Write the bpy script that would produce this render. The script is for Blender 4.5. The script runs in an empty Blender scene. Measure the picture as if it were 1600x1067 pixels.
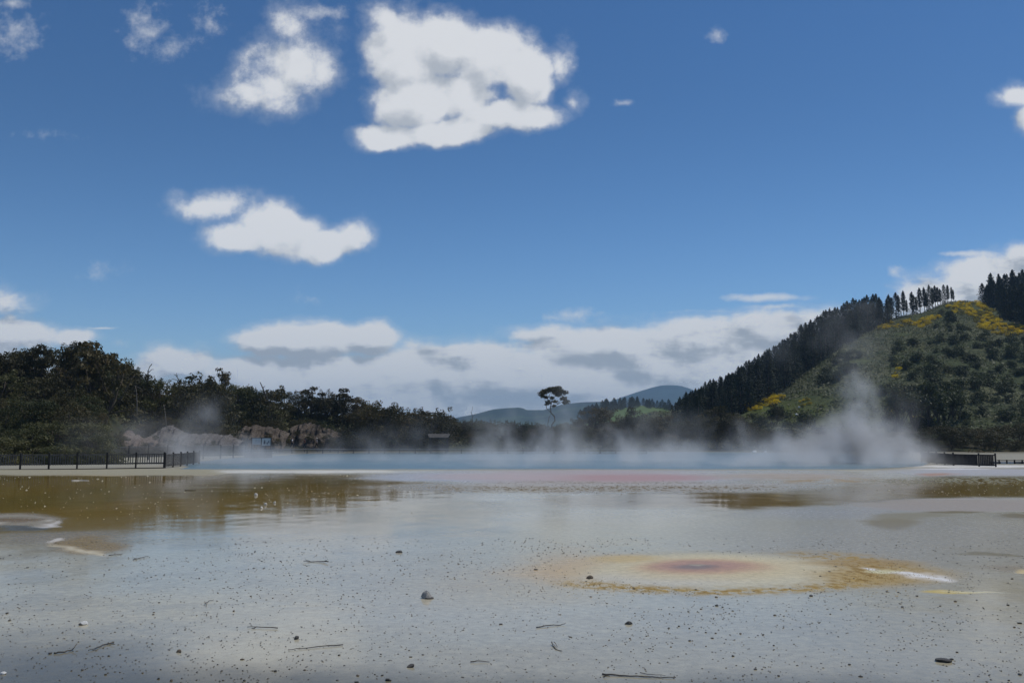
import bpy, math, random
import numpy as np
from mathutils import Vector

random.seed(7)
RNG = np.random.default_rng(11)
D = bpy.data
scene = bpy.context.scene
COL = scene.collection
R = math.radians

# ------------------------------------------------------------------ camera geometry
CAM_H = 2.6
FPX = 1386.0                       # focal length in photo pixels (1600 wide)
PITCH = math.atan(146.5 / FPX)
CP, SP = math.cos(PITCH), math.sin(PITCH)


def ray(px, py):
    a, b = px - 800.0, 533.5 - py
    return a, FPX * CP - b * SP, FPX * SP + b * CP


def at(px, py, y):
    """World point seen at photo pixel (px, py) at depth y."""
    dx, dy, dz = ray(px, py)
    k = y / dy
    return dx * k, y, CAM_H + dz * k


def gnd(px, py, z=0.0):
    """Point of the flat at photo pixel (px, py)."""
    dx, dy, dz = ray(px, py)
    k = (z - CAM_H) / dz
    return dx * k, dy * k, z


def pix(x, y, z):
    c = y * CP + (z - CAM_H) * SP
    u = -y * SP + (z - CAM_H) * CP
    c = np.maximum(c, 1e-3)
    return 800 + FPX * x / c, 533.5 - FPX * u / c


# ------------------------------------------------------------------ numpy noise
def _hash(ix, iy, seed):
    n = (ix.astype(np.int64) * 374761393 + iy.astype(np.int64) * 668265263 + seed * 974711) & 0x7FFFFFFF
    n = ((n ^ (n >> 13)) * 1274126177) & 0x7FFFFFFF
    n = n ^ (n >> 16)
    return (n & 0xFFFF) / 65535.0


def vnoise(x, y, seed=0):
    x = np.asarray(x, float); y = np.asarray(y, float)
    ix, iy = np.floor(x), np.floor(y)
    fx, fy = x - ix, y - iy
    fx = fx * fx * (3 - 2 * fx); fy = fy * fy * (3 - 2 * fy)
    a = _hash(ix, iy, seed); b = _hash(ix + 1, iy, seed)
    c = _hash(ix, iy + 1, seed); d = _hash(ix + 1, iy + 1, seed)
    return (a * (1 - fx) + b * fx) * (1 - fy) + (c * (1 - fx) + d * fx) * fy


def fbm(x, y, seed=0, octv=4):
    s = 0; amp = .5; tot = 0; f = 1.0
    for k in range(octv):
        s = s + amp * vnoise(np.asarray(x) * f + 17.3 * k, np.asarray(y) * f - 9.1 * k, seed + k)
        tot += amp; amp *= .5; f *= 2.03
    return s / tot


def sstep(a, b, v):
    t = np.clip((v - a) / (b - a), 0, 1)
    return t * t * (3 - 2 * t)


# ------------------------------------------------------------------ objects
def tag(o, label=None, cat=None, group=None, kind=None):
    if label: o['label'] = label
    if cat: o['category'] = cat
    if group: o['group'] = group
    if kind: o['kind'] = kind
    return o


def empty(name, loc=(0, 0, 0), rz=0.0, s=1.0):
    o = D.objects.new(name, None)
    COL.objects.link(o)
    o.location = loc
    o.rotation_euler = (0, 0, rz)
    o.scale = (s, s, s) if isinstance(s, (int, float)) else s
    o.empty_display_size = .2
    return o


def mesh_np(name, verts, faces, mats=(), smooth=False, mat_idx=None):
    """verts (n,3); faces (m,k) array of one face size, or a list of lists."""
    me = D.meshes.new(name)
    verts = np.asarray(verts, np.float32)
    if isinstance(faces, np.ndarray):
        m, k = faces.shape
        me.vertices.add(len(verts)); me.vertices.foreach_set('co', verts.ravel())
        me.loops.add(m * k); me.loops.foreach_set('vertex_index', faces.astype(np.int32).ravel())
        me.polygons.add(m)
        me.polygons.foreach_set('loop_start', np.arange(0, m * k, k, dtype=np.int32))
        if mat_idx is not None: me.polygons.foreach_set('material_index', np.asarray(mat_idx, np.int32))
        me.update(calc_edges=True)
    else:
        me.from_pydata([tuple(map(float, v)) for v in verts], [], [tuple(f) for f in faces])
        if mat_idx is not None: me.polygons.foreach_set('material_index', np.asarray(mat_idx, np.int32))
    for m_ in mats: me.materials.append(m_)
    if smooth: me.polygons.foreach_set('use_smooth', np.ones(len(me.polygons), bool))
    me.validate(); me.update()
    return me


def add_obj(name, me, parent=None, loc=(0, 0, 0), rz=0.0, s=None):
    o = D.objects.new(name, me)
    COL.objects.link(o)
    if parent: o.parent = parent
    o.location = loc
    o.rotation_euler = (0, 0, rz)
    if s is not None: o.scale = (s, s, s) if isinstance(s, (int, float)) else s
    return o


class MB:
    """Collects shapes; build() links them as one mesh object."""
    def __init__(self):
        self.v = []; self.f = []; self.m = []; self.mi = 0

    def add(self, vs, fs):
        n = len(self.v)
        self.v += [tuple(map(float, q)) for q in vs]
        self.f += [tuple(int(i) + n for i in f) for f in fs]
        self.m += [self.mi] * len(fs)
        return self

    def box(self, c, size, rz=0.0, bev=0.0):
        hx, hy, hz = size[0] / 2, size[1] / 2, size[2] / 2
        b = min(bev, hx * .9, hy * .9, hz * .9)
        cs, sn = math.cos(rz), math.sin(rz)
        if b <= 0:
            vs = [(sx * hx, sy * hy, sz * hz) for sx in (-1, 1) for sy in (-1, 1) for sz in (-1, 1)]
            fs = [(0, 1, 3, 2), (4, 6, 7, 5), (0, 4, 5, 1), (2, 3, 7, 6), (0, 2, 6, 4), (1, 5, 7, 3)]
        else:
            vs = []; fs = []
            prof = [(-hx + b, -hy), (hx - b, -hy), (hx, -hy + b), (hx, hy - b), (hx - b, hy), (-hx + b, hy), (-hx, hy - b), (-hx, -hy + b)]
            for z, k in ((-hz, b), (-hz + b, 0), (hz - b, 0), (hz, b)):
                for (x, y) in prof:
                    vs.append((x * (hx - k) / hx, y * (hy - k) / hy, z))
            for r in range(3):
                for i in range(8):
                    j = (i + 1) % 8
                    fs.append((r * 8 + i, r * 8 + j, r * 8 + 8 + j, r * 8 + 8 + i))
            fs.append(tuple(range(7, -1, -1))); fs.append(tuple(range(24, 32)))
        vs = [(c[0] + x * cs - y * sn, c[1] + x * sn + y * cs, c[2] + z) for x, y, z in vs]
        return self.add(vs, fs)

    def tube(self, pts, rad, n=6):
        pts = [Vector(p) for p in pts]
        if not hasattr(rad, '__len__'): rad = [rad] * len(pts)
        vs = []; fs = []
        for i, p in enumerate(pts):
            d = (pts[min(i + 1, len(pts) - 1)] - pts[max(i - 1, 0)])
            d = d.normalized() if d.length > 1e-9 else Vector((0, 0, 1))
            a = d.cross(Vector((0, 0, 1)) if abs(d.z) < .9 else Vector((1, 0, 0))).normalized()
            b = d.cross(a)
            for k in range(n):
                t = 2 * math.pi * k / n
                vs.append(p + (a * math.cos(t) + b * math.sin(t)) * rad[i])
        for i in range(len(pts) - 1):
            for k in range(n):
                j = (k + 1) % n
                fs.append((i * n + k, i * n + j, i * n + n + j, i * n + n + k))
        fs.append(tuple(range(n - 1, -1, -1))); fs.append(tuple(range((len(pts) - 1) * n, len(pts) * n)))
        return self.add(vs, fs)

    def mesh(self, name, mats, smooth=False):
        return mesh_np(name, self.v, self.f, mats if isinstance(mats, (list, tuple)) else [mats], smooth, self.m)

    def build(self, name, mats, parent=None, smooth=False, loc=(0, 0, 0), rz=0.0):
        return add_obj(name, self.mesh(name, mats, smooth), parent, loc, rz)


# ------------------------------------------------------------------ node expression helper
class NT:
    def __init__(self, tree):
        self.t = tree; self.n = tree.nodes; self.l = tree.links

    def node(self, typ, **kw):
        nd = self.n.new(typ)
        for k, v in kw.items(): setattr(nd, k, v)
        return nd

    def put(self, sock, v):
        if isinstance(v, bpy.types.NodeSocket): self.l.new(v, sock)
        elif v is not None: sock.default_value = v

    def m(self, op, a, b=None, c=None, clamp=False):
        nd = self.node('ShaderNodeMath', operation=op, use_clamp=clamp)
        self.put(nd.inputs[0], a)
        if b is not None: self.put(nd.inputs[1], b)
        if c is not None: self.put(nd.inputs[2], c)
        return nd.outputs[0]

    def add(self, a, b): return self.m('ADD', a, b)
    def sub(self, a, b): return self.m('SUBTRACT', a, b)
    def mul(self, a, b): return self.m('MULTIPLY', a, b)
    def div(self, a, b): return self.m('DIVIDE', a, b)
    def mx(self, a, b): return self.m('MAXIMUM', a, b)
    def mn(self, a, b): return self.m('MINIMUM', a, b)

    def ss(self, v, a, b, lo=0.0, hi=1.0):
        nd = self.node('ShaderNodeMapRange', interpolation_type='SMOOTHSTEP')
        self.put(nd.inputs[0], v)
        for i, q in ((1, a), (2, b), (3, lo), (4, hi)): self.put(nd.inputs[i], q)
        return nd.outputs[0]

    def vm(self, op, a, b=None):
        nd = self.node('ShaderNodeVectorMath', operation=op)
        self.put(nd.inputs[0], a)
        if b is not None: self.put(nd.inputs[1], b)
        return nd.outputs['Value'] if op in ('LENGTH', 'DOT_PRODUCT', 'DISTANCE') else nd.outputs['Vector']

    def xyz(self, x, y, z=0.0):
        nd = self.node('ShaderNodeCombineXYZ')
        for i, v in enumerate((x, y, z)): self.put(nd.inputs[i], v)
        return nd.outputs[0]

    def sep(self, v):
        nd = self.node('ShaderNodeSeparateXYZ'); self.put(nd.inputs[0], v)
        return nd.outputs[0], nd.outputs[1], nd.outputs[2]

    def noise(self, vec, scale, detail=4.0, rough=.5, lac=2.0, dist=0.0):
        nd = self.node('ShaderNodeTexNoise')
        self.put(nd.inputs['Vector'], vec)
        nd.inputs['Scale'].default_value = scale
        nd.inputs['Detail'].default_value = detail
        nd.inputs['Roughness'].default_value = rough
        nd.inputs['Lacunarity'].default_value = lac
        nd.inputs['Distortion'].default_value = dist
        return nd.outputs[0]

    def mix(self, f, a, b, blend='MIX'):
        nd = self.node('ShaderNodeMix', data_type='RGBA', blend_type=blend)
        nd.clamp_factor = True
        self.put(nd.inputs[0], f)
        for s, v in ((nd.inputs[6], a), (nd.inputs[7], b)):
            if isinstance(v, tuple) and len(v) == 3: v = v + (1.0,)
            self.put(s, v)
        return nd.outputs[2]

    def ramp(self, f, stops):
        nd = self.node('ShaderNodeValToRGB'); self.put(nd.inputs[0], f)
        e = nd.color_ramp.elements
        e[0].position, e[0].color = stops[0][0], tuple(stops[0][1]) + (1,)
        e[1].position, e[1].color = stops[-1][0], tuple(stops[-1][1]) + (1,)
        for p, c in stops[1:-1]:
            q = e.new(p); q.color = tuple(c) + (1,)
        return nd.outputs[0]


def material(name):
    m = D.materials.new(name); m.use_nodes = True
    m.node_tree.nodes.clear()
    nt = NT(m.node_tree)
    out = nt.node('ShaderNodeOutputMaterial')
    b = nt.node('ShaderNodeBsdfPrincipled')
    nt.l.new(b.outputs[0], out.inputs['Surface'])
    return m, nt, b, out


def simple_mat(name, col, rough=.7, var=.25, scale=6.0, spec=.3, coord='Object', detail=5.0, bump=0.0, col2=None):
    m, nt, b, out = material(name)
    tc = nt.node('ShaderNodeTexCoord').outputs[coord]
    n = nt.noise(tc, scale, detail, .6)
    lo = tuple(c * (1 - var) for c in col)
    hi = col2 if col2 else tuple(min(1, c * (1 + var)) for c in col)
    nt.put(b.inputs['Base Color'], nt.ramp(n, [(.3, lo), (.7, hi)]))
    b.inputs['Roughness'].default_value = rough
    b.inputs['Specular IOR Level'].default_value = spec
    if bump:
        bp = nt.node('ShaderNodeBump'); bp.inputs['Strength'].default_value = bump; bp.inputs['Distance'].default_value = .05
        nt.put(bp.inputs['Height'], nt.noise(tc, scale * 3, 6, .65)); nt.l.new(bp.outputs[0], b.inputs['Normal'])
    return m
# ------------------------------------------------------------------ render, camera, sun, sky
scene.render.engine = 'CYCLES'
cy = scene.cycles
cy.use_denoising = True
try: cy.denoiser = 'OPENIMAGEDENOISE'
except Exception: pass
cy.max_bounces = 6; cy.diffuse_bounces = 2; cy.glossy_bounces = 3; cy.transmission_bounces = 3
cy.transparent_max_bounces = 8; cy.volume_bounces = 1
cy.sample_clamp_indirect = 6.0
cy.use_adaptive_sampling = True; cy.adaptive_threshold = .015
cy.caustics_reflective = False; cy.caustics_refractive = False
vs = scene.view_settings
scene.display_settings.display_device = 'sRGB'
vs.view_transform = 'Standard'; vs.look = 'None'; vs.exposure = EXPOSURE = -0.6; vs.gamma = 1.0
vs.use_curve_mapping = False

cam_d = D.cameras.new('camera'); cam = D.objects.new('camera', cam_d); COL.objects.link(cam)
cam_d.sensor_width = 36.0; cam_d.lens = 36.0 * FPX / 1600.0
cam_d.clip_start = .1; cam_d.clip_end = 30000
cam.location = (0, 0, CAM_H); cam.rotation_euler = (math.pi / 2 + PITCH, 0, 0)
scene.camera = cam

SUN_EL, SUN_AZ = R(60), R(68)           # azimuth measured from +Y towards +X
sd = Vector((math.sin(SUN_AZ) * math.cos(SUN_EL), math.cos(SUN_AZ) * math.cos(SUN_EL), math.sin(SUN_EL)))
sun_d = D.lights.new('sun', 'SUN'); sun = D.objects.new('sun', sun_d); COL.objects.link(sun)
sun_d.energy = 4.1; sun_d.angle = R(.5); sun_d.color = (1.0, .955, .88)
sun.rotation_euler = (-sd).to_track_quat('-Z', 'Y').to_euler()
sun.location = (60, 60, 120)

world = D.worlds.new('World'); scene.world = world; world.use_nodes = True
world.node_tree.nodes.clear()
W = NT(world.node_tree)
wout = W.node('ShaderNodeOutputWorld'); bg = W.node('ShaderNodeBackground')
W.l.new(bg.outputs[0], wout.inputs[0]); bg.inputs['Strength'].default_value = .1
sky = W.node('ShaderNodeTexSky', sky_type='NISHITA')
sky.sun_disc = False; sky.sun_elevation = SUN_EL; sky.sun_rotation = SUN_AZ
sky.altitude = 300; sky.air_density = 1.0; sky.dust_density = .15; sky.ozone_density = 4.0
gen = W.node('ShaderNodeTexCoord').outputs['Generated']
gx, gy, gz = W.sep(gen)
front = W.ss(gy, .12, .3)
gys = W.mx(gy, .12)
u = W.div(gx, gys); v = W.div(gz, gys)
pv = W.xyz(u, v, 0.0)
# domain warp gives the edges their ragged curls
wn = W.node('ShaderNodeTexNoise'); W.put(wn.inputs['Vector'], pv)
wn.inputs['Scale'].default_value = 11; wn.inputs['Detail'].default_value = 4; wn.inputs['Roughness'].default_value = .55
warp = W.vm('MULTIPLY', W.vm('SUBTRACT', wn.outputs['Color'], (.5, .5, .5)), (.055, .04, 0))
pw = W.vm('ADD', pv, warp)


def uv(px, py):
    a, b, c = ray(px, py)
    return a / b, c / b


def field(blobs, p):
    acc = None
    for (cx, cyy, rx, ry, s) in blobs:
        cu, cv = uv(cx, cyy)
        q = W.vm('MULTIPLY', W.vm('SUBTRACT', p, (cu, cv, 0)), (FPX / rx, FPX / ry, 0))
        e = W.m('MULTIPLY_ADD', W.vm('LENGTH', q), -s, s)
        acc = e if acc is None else W.m('SMOOTH_MAX', acc, e, .12)
    return acc


CUMULUS = [
    (628, 80, 70, 85, 1.0), (690, 70, 78, 62, 1.0), (770, 90, 85, 66, 1.0), (822, 120, 52, 70, 1.0), (650, 155, 80, 55, .95),
    (720, 150, 60, 45, .75), (800, 186, 92, 32, 1.0), (705, 205, 95, 28, .95), (608, 212, 66, 28, .9), (600, 30, 40, 34, .5),
    (455, 105, 80, 62, .46), (455, 52, 40, 52, .34), (385, 145, 66, 30, .36), (500, 108, 36, 46, .38), (425, 130, 64, 48, .38),
    (440, 358, 80, 42, .95), (372, 370, 66, 28, .75), (500, 378, 64, 30, .9), (552, 368, 42, 30, .5), (535, 380, 46, 22, .6),
    (320, 321, 74, 22, .36), (1590, 155, 48, 26, .6), (1598, 190, 22, 32, .6), (872, 100, 17, 30, .24), (897, 157, 15, 17, .18)]
BANK = [
    (30, 522, 80, 30, .9), (105, 524, 52, 20, .8), (10, 478, 50, 22, .32),
    (480, 535, 130, 34, 1.0), (580, 533, 46, 32, 1.0), (420, 532, 66, 26, .9), (285, 566, 90, 30, .8), (235, 580, 60, 25, .7),
    (500, 600, 330, 62, 1.0), (700, 590, 260, 62, 1.0), (720, 556, 100, 22, .9), (900, 600, 300, 60, 1.0), (950, 545, 170, 40, 1.0),
    (1110, 540, 170, 52, 1.1), (1200, 520, 120, 40, 1.0), (1050, 590, 250, 90, 1.1), (1320, 530, 160, 60, 1.0),
    (1480, 470, 110, 50, .9), (1560, 430, 105, 42, 1.0), (1620, 405, 60, 34, 1.0), (840, 525, 60, 18, .6), (500, 640, 420, 70, 1.1), (1000, 640, 420, 70, 1.1), (160, 620, 250, 60, .8), (1700, 450, 200, 80, 1.0), (-120, 560, 220, 60, .9)]
WISP = [
    (1195, 466, 90, 9, .9), (1210, 480, 62, 6, .6), (1512, 395, 58, 7, .95), (155, 512, 36, 3, .7), (895, 490, 42, 15, .5), (860, 495, 20, 10, .4),
    (1120, 57, 20, 18, .38), (975, 160, 22, 8, .4), (225, 45, 46, 60, .34), (325, 35, 36, 40, .3), (30, 55, 50, 46, .3), (15, 5, 40, 14, .45),
    (490, 20, 70, 18, .45), (270, 75, 40, 25, .3), (75, 210, 50, 10, .15), (1395, 423, 16, 12, .45), (155, 420, 40, 16, .2), (1110, 487, 80, 4, .3), (490, 468, 30, 14, .2), (190, 535, 22, 10, .28)]

LIT = (.010, .026, 0)                      # towards the sun, in the plane of the sky
pwB = W.vm('ADD', pv, W.vm('MULTIPLY', warp, (1.0, .6, 0)))
fC = field(CUMULUS, pw); fCu = field(CUMULUS, W.vm('ADD', pw, LIT))
fB = field(BANK, pwB); fBu = field(BANK, W.vm('ADD', pwB, (.006, .016, 0)))
fW = field(WISP, W.vm('ADD', pv, W.vm('MULTIPLY', warp, (.5, .3, 0))))
n1 = W.noise(W.vm('ADD', pv, (3.1, 1.7, 0)), 15, 11, .64)
ns = W.noise(W.vm('ADD', pv, (9.3, 4.1, 0)), 17, 4, .55)
nsu = W.noise(W.vm('ADD', pv, (9.3 + .010, 4.1 + .018, 0)), 17, 4, .55)
nf = W.noise(pv, 60, 7, .62)
pb = W.vm('MULTIPLY', pv, (1.0, 3.0, 0))
nb = W.noise(W.vm('ADD', pb, (7.7, 2.2, 0)), 11, 8, .62, dist=.2)
nb2 = W.noise(W.vm('ADD', pb, (7.7 + .01, 2.2 + .05, 0)), 11, 8, .62, dist=.2)
nb3 = W.noise(W.vm('ADD', pb, (1.3, 5.2, 0)), 3.2, 5, .5)
emb = W.sub(ns, nsu)
# cumulus: ragged at the rim, quiet inside; tops face the light, undersides fall grey
rag = W.ss(fC, .12, .55, 1.0, .42)
dC = W.add(W.mn(W.mul(fC, 1.5), .60), W.mul(W.sub(n1, .5), W.mul(rag, 1.7)))
aC = W.add(W.ss(dC, .06, .50, 0.0, .70), W.ss(dC, -.26, .34, 0.0, .30))
LC = W.m('MULTIPLY_ADD', W.sub(fC, fCu), .8, .95)
LC = W.m('MULTIPLY_ADD', emb, 1.5, LC)
LC = W.m('MULTIPLY_ADD', W.sub(n1, .5), .55, LC)
# bank
ragB = W.ss(fB, .15, .6, 1.0, .5)
dB = W.add(fB, W.mul(ragB, W.add(W.mul(W.sub(nb, .5), .7), W.mul(W.sub(n1, .5), 1.0))))
aB = W.add(W.ss(dB, .02, .34, 0.0, .75), W.ss(dB, -.22, .2, 0.0, .25))
n1d = W.mul(W.sub(n1, .5), .7)
LB = W.m('MULTIPLY_ADD', W.sub(nb, nb2), 1.7, W.m('MULTIPLY_ADD', W.sub(fB, fBu), .8, .80))
LB = W.add(W.m('MULTIPLY_ADD', emb, 1.4, LB), n1d)
LB = W.m('MULTIPLY_ADD', W.sub(nb3, .5), .5, LB)
LB = W.sub(LB, W.mul(W.ss(dB, .6, 1.4), .10))
# wisps
dW = W.add(fW, W.m('MULTIPLY_ADD', W.sub(nf, .5), .9, W.mul(W.sub(n1, .5), .6)))
aW = W.mul(W.ss(dW, .0, .75), .75)
SKYS = 10.0        # background strength is .1: colours here are given at full value

cl = (1.17, 1.19, 1.22)
gr = (.62, .68, .76)


def cloud_col(Lv, k=1.0, dark=None):
    c = W.mix(W.ss(Lv, .42, 1.08), tuple(q * SKYS * k for q in (dark or gr)), tuple(q * SKYS * k for q in cl))
    return c


tint = W.node('ShaderNodeHueSaturation'); W.put(tint.inputs['Color'], sky.outputs[0])
tint.inputs['Saturation'].default_value = 1.2; tint.inputs['Value'].default_value = 1.0
hz = W.ss(v, -.02, .42, 1.42, 1.0)
skyc = W.mix(1.0, tint.outputs[0], W.xyz(W.mul(hz, 1.0), W.mul(hz, 1.08), W.mul(hz, 1.19)), 'MULTIPLY')
c0 = W.mix(W.mul(aW, front), skyc, cloud_col(W.add(.95, 0.0)))
c1 = W.mix(W.mul(W.mul(aB, front), .96), c0, cloud_col(LB, .97, (.57, .625, .70)))
c2 = W.mix(W.mul(W.mul(aC, front), .93), c1, cloud_col(LC, 1.0, (.70, .755, .83)))
W.put(bg.inputs['Color'], c2)
try:
    world.cycles.sampling_method = 'MANUAL'; world.cycles.sample_map_resolution = 512
except Exception: pass
# ------------------------------------------------------------------ the sinter flat
def ell(px, py, cx, cyy, rx, ry, soft=.5):
    q = np.sqrt(((px - cx) / rx) ** 2 + ((py - cyy) / ry) ** 2)
    return 1 - sstep(1 - soft, 1 + soft, q)


def mixc(a, b, w):
    return a * (1 - w[:, None]) + np.asarray(b, float)[None, :] * w[:, None]


def flat_look(x, y):
    """Mineral colour (linear albedo), roughness and gloss of the flat at ground x, y."""
    px, py = pix(x, np.maximum(y, 1.0), 0.0)
    behind = y < 1.5
    px = np.where(behind, 5000, px); py = np.where(behind, 2000, py)
    dist = np.hypot(x, y)
    # world-space warp so that no stain has a clean outline
    pxs = FPX / np.maximum(y, 2); pys = FPX * CAM_H / np.maximum(y, 2) ** 2
    w1 = (fbm(x * .55, y * .55, 3, 5) - .5); w2 = (fbm(x * .5 + 40, y * .5, 8, 5) - .5)
    wx = px + w1 * np.minimum(1.6 * pxs, 90); wy = py + w2 * np.minimum(3.0 * pys, 26)
    mott = fbm(x * 1.3, y * 1.3, 21, 5); mott2 = fbm(x * .12, y * .12, 33, 4); fine = fbm(x * 9, y * 9, 5, 3)
    n = len(x)
    c = np.tile(np.array([.465, .44, .335]), (n, 1))
    c = mixc(c, (.51, .46, .325), sstep(.45, .7, mott2))
    c = mixc(c, (.385, .36, .275), sstep(.48, .72, mott) * .7)
    rough = np.full(n, .11) + .08 * sstep(.45, .7, mott2)
    gloss = np.full(n, .42) - .22 * sstep(790, 880, py) - .20 * sstep(765, 825, py) * sstep(500, 760, px) * (1 - sstep(870, 900, py))
    gloss = np.maximum(gloss, .12) + .26 * sstep(925, 985, py)
    c = mixc(c, (.45, .405, .265), sstep(770, 820, py) * (1 - sstep(860, 930, py)) * sstep(600, 900, px))
    c = mixc(c, (.43, .375, .24), sstep(1150, 1450, px) * sstep(770, 820, py) * .8)
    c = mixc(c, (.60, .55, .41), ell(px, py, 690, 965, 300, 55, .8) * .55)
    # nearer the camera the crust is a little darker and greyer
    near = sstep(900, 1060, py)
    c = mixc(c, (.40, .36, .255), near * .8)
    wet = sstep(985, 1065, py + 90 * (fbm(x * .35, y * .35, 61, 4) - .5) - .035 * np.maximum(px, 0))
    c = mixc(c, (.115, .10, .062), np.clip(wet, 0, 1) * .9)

    def put(w, col, r=None, g=None):
        nonlocal c, rough, gloss
        w = np.clip(w, 0, 1)
        c = mixc(c, col, w)
        if r is not None: rough = rough * (1 - w) + r * w
        if g is not None: gloss = gloss * (1 - w) + g * w

    och = (.29, .195, .045)
    # dry flat round the far shore
    far = sstep(739, 733, py)
    put(far, (.31, .29, .225), .7, .2)
    # left ochre pond
    pond = sstep(737, 746, wy) * (1 - sstep(800, 868, wy + .02 * (wx - 200))) * (1 - sstep(590 + (wy - 740) * 1.6, 760 + (wy - 740) * 1.0, wx))
    put(pond, och, .04, .42)
    put(pond * sstep(.46, .66, mott2) * .7, (.36, .26, .08))
    put(pond * sstep(.5, .7, fbm(x * .3, y * .1, 57, 4)) * .55, (.20, .15, .035))
    put(ell(wx, wy, 650, 764, 90, 8, .5), (.26, .17, .04), .05, .42)
    # grey film south of it
    put(ell(wx, wy, 690, 746, 130, 7, .35), (.40, .385, .37), .22)
    # pink band along the pool
    put(ell(wx, wy, 930, 746, 210, 10.5, .45), (.45, .36, .33), .4, .25)
    put(ell(wx, wy, 985, 746, 120, 5, .5), (.44, .285, .26), .45, .2)
    put(ell(wx, wy, 760, 744, 110, 6, .6) * .6, (.50, .39, .35), .4)
    put(ell(wx, wy, 1230, 744, 110, 5, .6) * .8, (.42, .33, .24), .45, .3)
    put(ell(wx, wy, 1310, 751, 120, 5, .6) * sstep(.35, .6, mott), (.36, .27, .15), .5, .3)
    # tan speckled band
    band = ell(wx, wy, 960, 761, 300, 8, .5)
    put(band * .85, (.36, .30, .205), .4, .35)
    put(band * sstep(.52, .66, fine), (.19, .14, .07), .6, .2)
    put(ell(wx, wy, 960, 757, 260, 2.2, .5) * .7, (.45, .42, .38), .5, .3)
    # ochre pools right of the middle
    put(ell(wx, wy, 1090, 781, 210, 13, .35), (.27, .175, .04), .045, .42)
    put(ell(wx, wy, 1330, 775, 120, 12, .5) * .75, (.24, .17, .06), .08)
    r2 = ell(wx, wy, 1520, 761, 190, 16, .25) * (1 - sstep(776, 779, wy))
    put(r2, (.25, .165, .04), .06, .40)
    put(r2 * sstep(763, 746, wy) * sstep(.4, .6, fine), (.27, .24, .10), .4)
    put(ell(wx, wy, 1560, 738, 160, 5, .5), (.46, .44, .42), .4, .3)
    put(ell(wx, wy, 1468, 741, 28, 2, .5), (.42, .26, .18), .5)
    put(ell(wx, wy, 1520, 789, 170, 11, .35), (.34, .30, .255), .6, .15)
    put(ell(wx, wy, 1300, 800, 130, 9, .7) * .6, (.35, .33, .30), .3, .4)
    put(ell(wx, wy, 1396, 817, 40, 11, .4), (.19, .14, .022), .5, .1)
    put(ell(wx, wy, 1455, 806, 60, 5, .6) * .8, (.21, .17, .05), .5, .12)
    put(ell(wx, wy, 1502, 800, 56, 2.6, .35), (.16, .12, .028), .5, .1)
    put(ell(wx, wy, 1620, 808, 62, 5, .3), (.16, .12, .028), .5, .1)
    put(ell(wx, wy, 1430, 850, 330, 50, .5) * .5, (.31, .295, .265), .4, .35)
    put(ell(wx, wy, 1560, 960, 150, 90, .6) * .6, (.43, .375, .245), .10, .5)
    # faint yellow stains left of the spring
    put(ell(wx, wy, 800, 905, 150, 36, .7) * .65, (.55, .42, .20), None, .2)
    put(ell(wx, wy, 900, 886, 100, 22, .7) * .75, (.58, .40, .19), .35, .18)
    put(ell(wx, wy, 640, 900, 240, 60, .8) * .35, (.40, .35, .27))
    # the spring: concentric stains round a small vent, with a broken ochre ring
    sxp = px + w1 * 34 + (fine - .5) * 10; syp = py + w2 * 4.0 + (fine - .5) * 1.6

    def oval(cx, cyy, rx, ry, soft): return ell(sxp, syp, cx, cyy, rx, ry, soft)
    put(oval(1118, 892, 205, 27, .28), (.55, .51, .375), .60, .12)
    put(oval(1030, 906, 110, 13, .5) * .55, (.53, .51, .45), .5)
    put(oval(1110, 889, 150, 19, .35) * .7, (.58, .48, .29), .55, .12)
    put(oval(1098, 887.5, 100, 12, .28), (.52, .365, .235), .5, .15)
    put(oval(1094, 887, 72, 8.6, .35), (.44, .275, .205), .45, .15)
    put(oval(1090, 888.5, 34, 3.6, .45), (.255, .20, .175), .45, .15)
    put(oval(1092, 886.2, 13, 1.2, .5), (.42, .36, .28), .5)
    put(oval(975, 873, 52, 6, .6) * .8, (.56, .42, .19), .4)
    q = np.sqrt(((sxp - 1120) / 236) ** 2 + ((syp - 892) / 30.5) ** 2)
    ang = np.arctan2((syp - 892) / 30.5, (sxp - 1120) / 236)
    wd = .17 + .05 * sstep(1.2, .2, np.abs(ang))
    ring = np.exp(-((q - 1.06) / wd) ** 2) * sstep(-1.35, -.7, ang) * (1 - sstep(2.35, 2.8, ang))
    put(ring * (.25 + .75 * sstep(.40, .58, fine)) * .95, (.40, .27, .08), .7, .1)
    oo = oval(1375, 899, 105, 15, .5)
    put(oo * .8, (.41, .285, .105), .6, .12)
    put(oval(1340, 880, 90, 6, .5) * .7, (.35, .235, .09), .6, .12)
    put((ring + oo * .6) * sstep(.56, .68, fine) * .55, (.22, .135, .04), .7, .12)
    # pale crusts
    lw = 889 + (wx - 1340) * .085
    put(np.exp(-((wy - lw) / (1.1 + 1.3 * sstep(1380, 1440, wx))) ** 2) * sstep(1325, 1345, wx) * (1 - sstep(1470, 1500, wx)), (.74, .73, .70), .6, .2)
    put(ell(wx, wy, 1378, 893, 26, 3, .5), (.62, .58, .36), .6, .3)
    put(ell(wx, wy, 1488, 922, 30, 3.4, .35), (.55, .43, .15), .6, .3)
    put(ell(wx, wy, 1520, 921, 36, 1.4, .5), (.6, .55, .36), .6, .3)
    put(ell(wx, wy, 1600, 889, 16, 2.6, .4), (.6, .48, .25), .6, .3)
    put(ell(wx, wy, 1570, 884, 45, 4, .6) * .6, (.27, .20, .10), .4)
    put(ell(wx, wy, 1560, 864, 70, 2.4, .5) * .8, (.20, .16, .07), .4, .25)
    # left crust ring and the curved crust
    put(ell(wx, wy, 10, 812, 90, 11, .3) * .9, (.30, .235, .13), .3)
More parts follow.
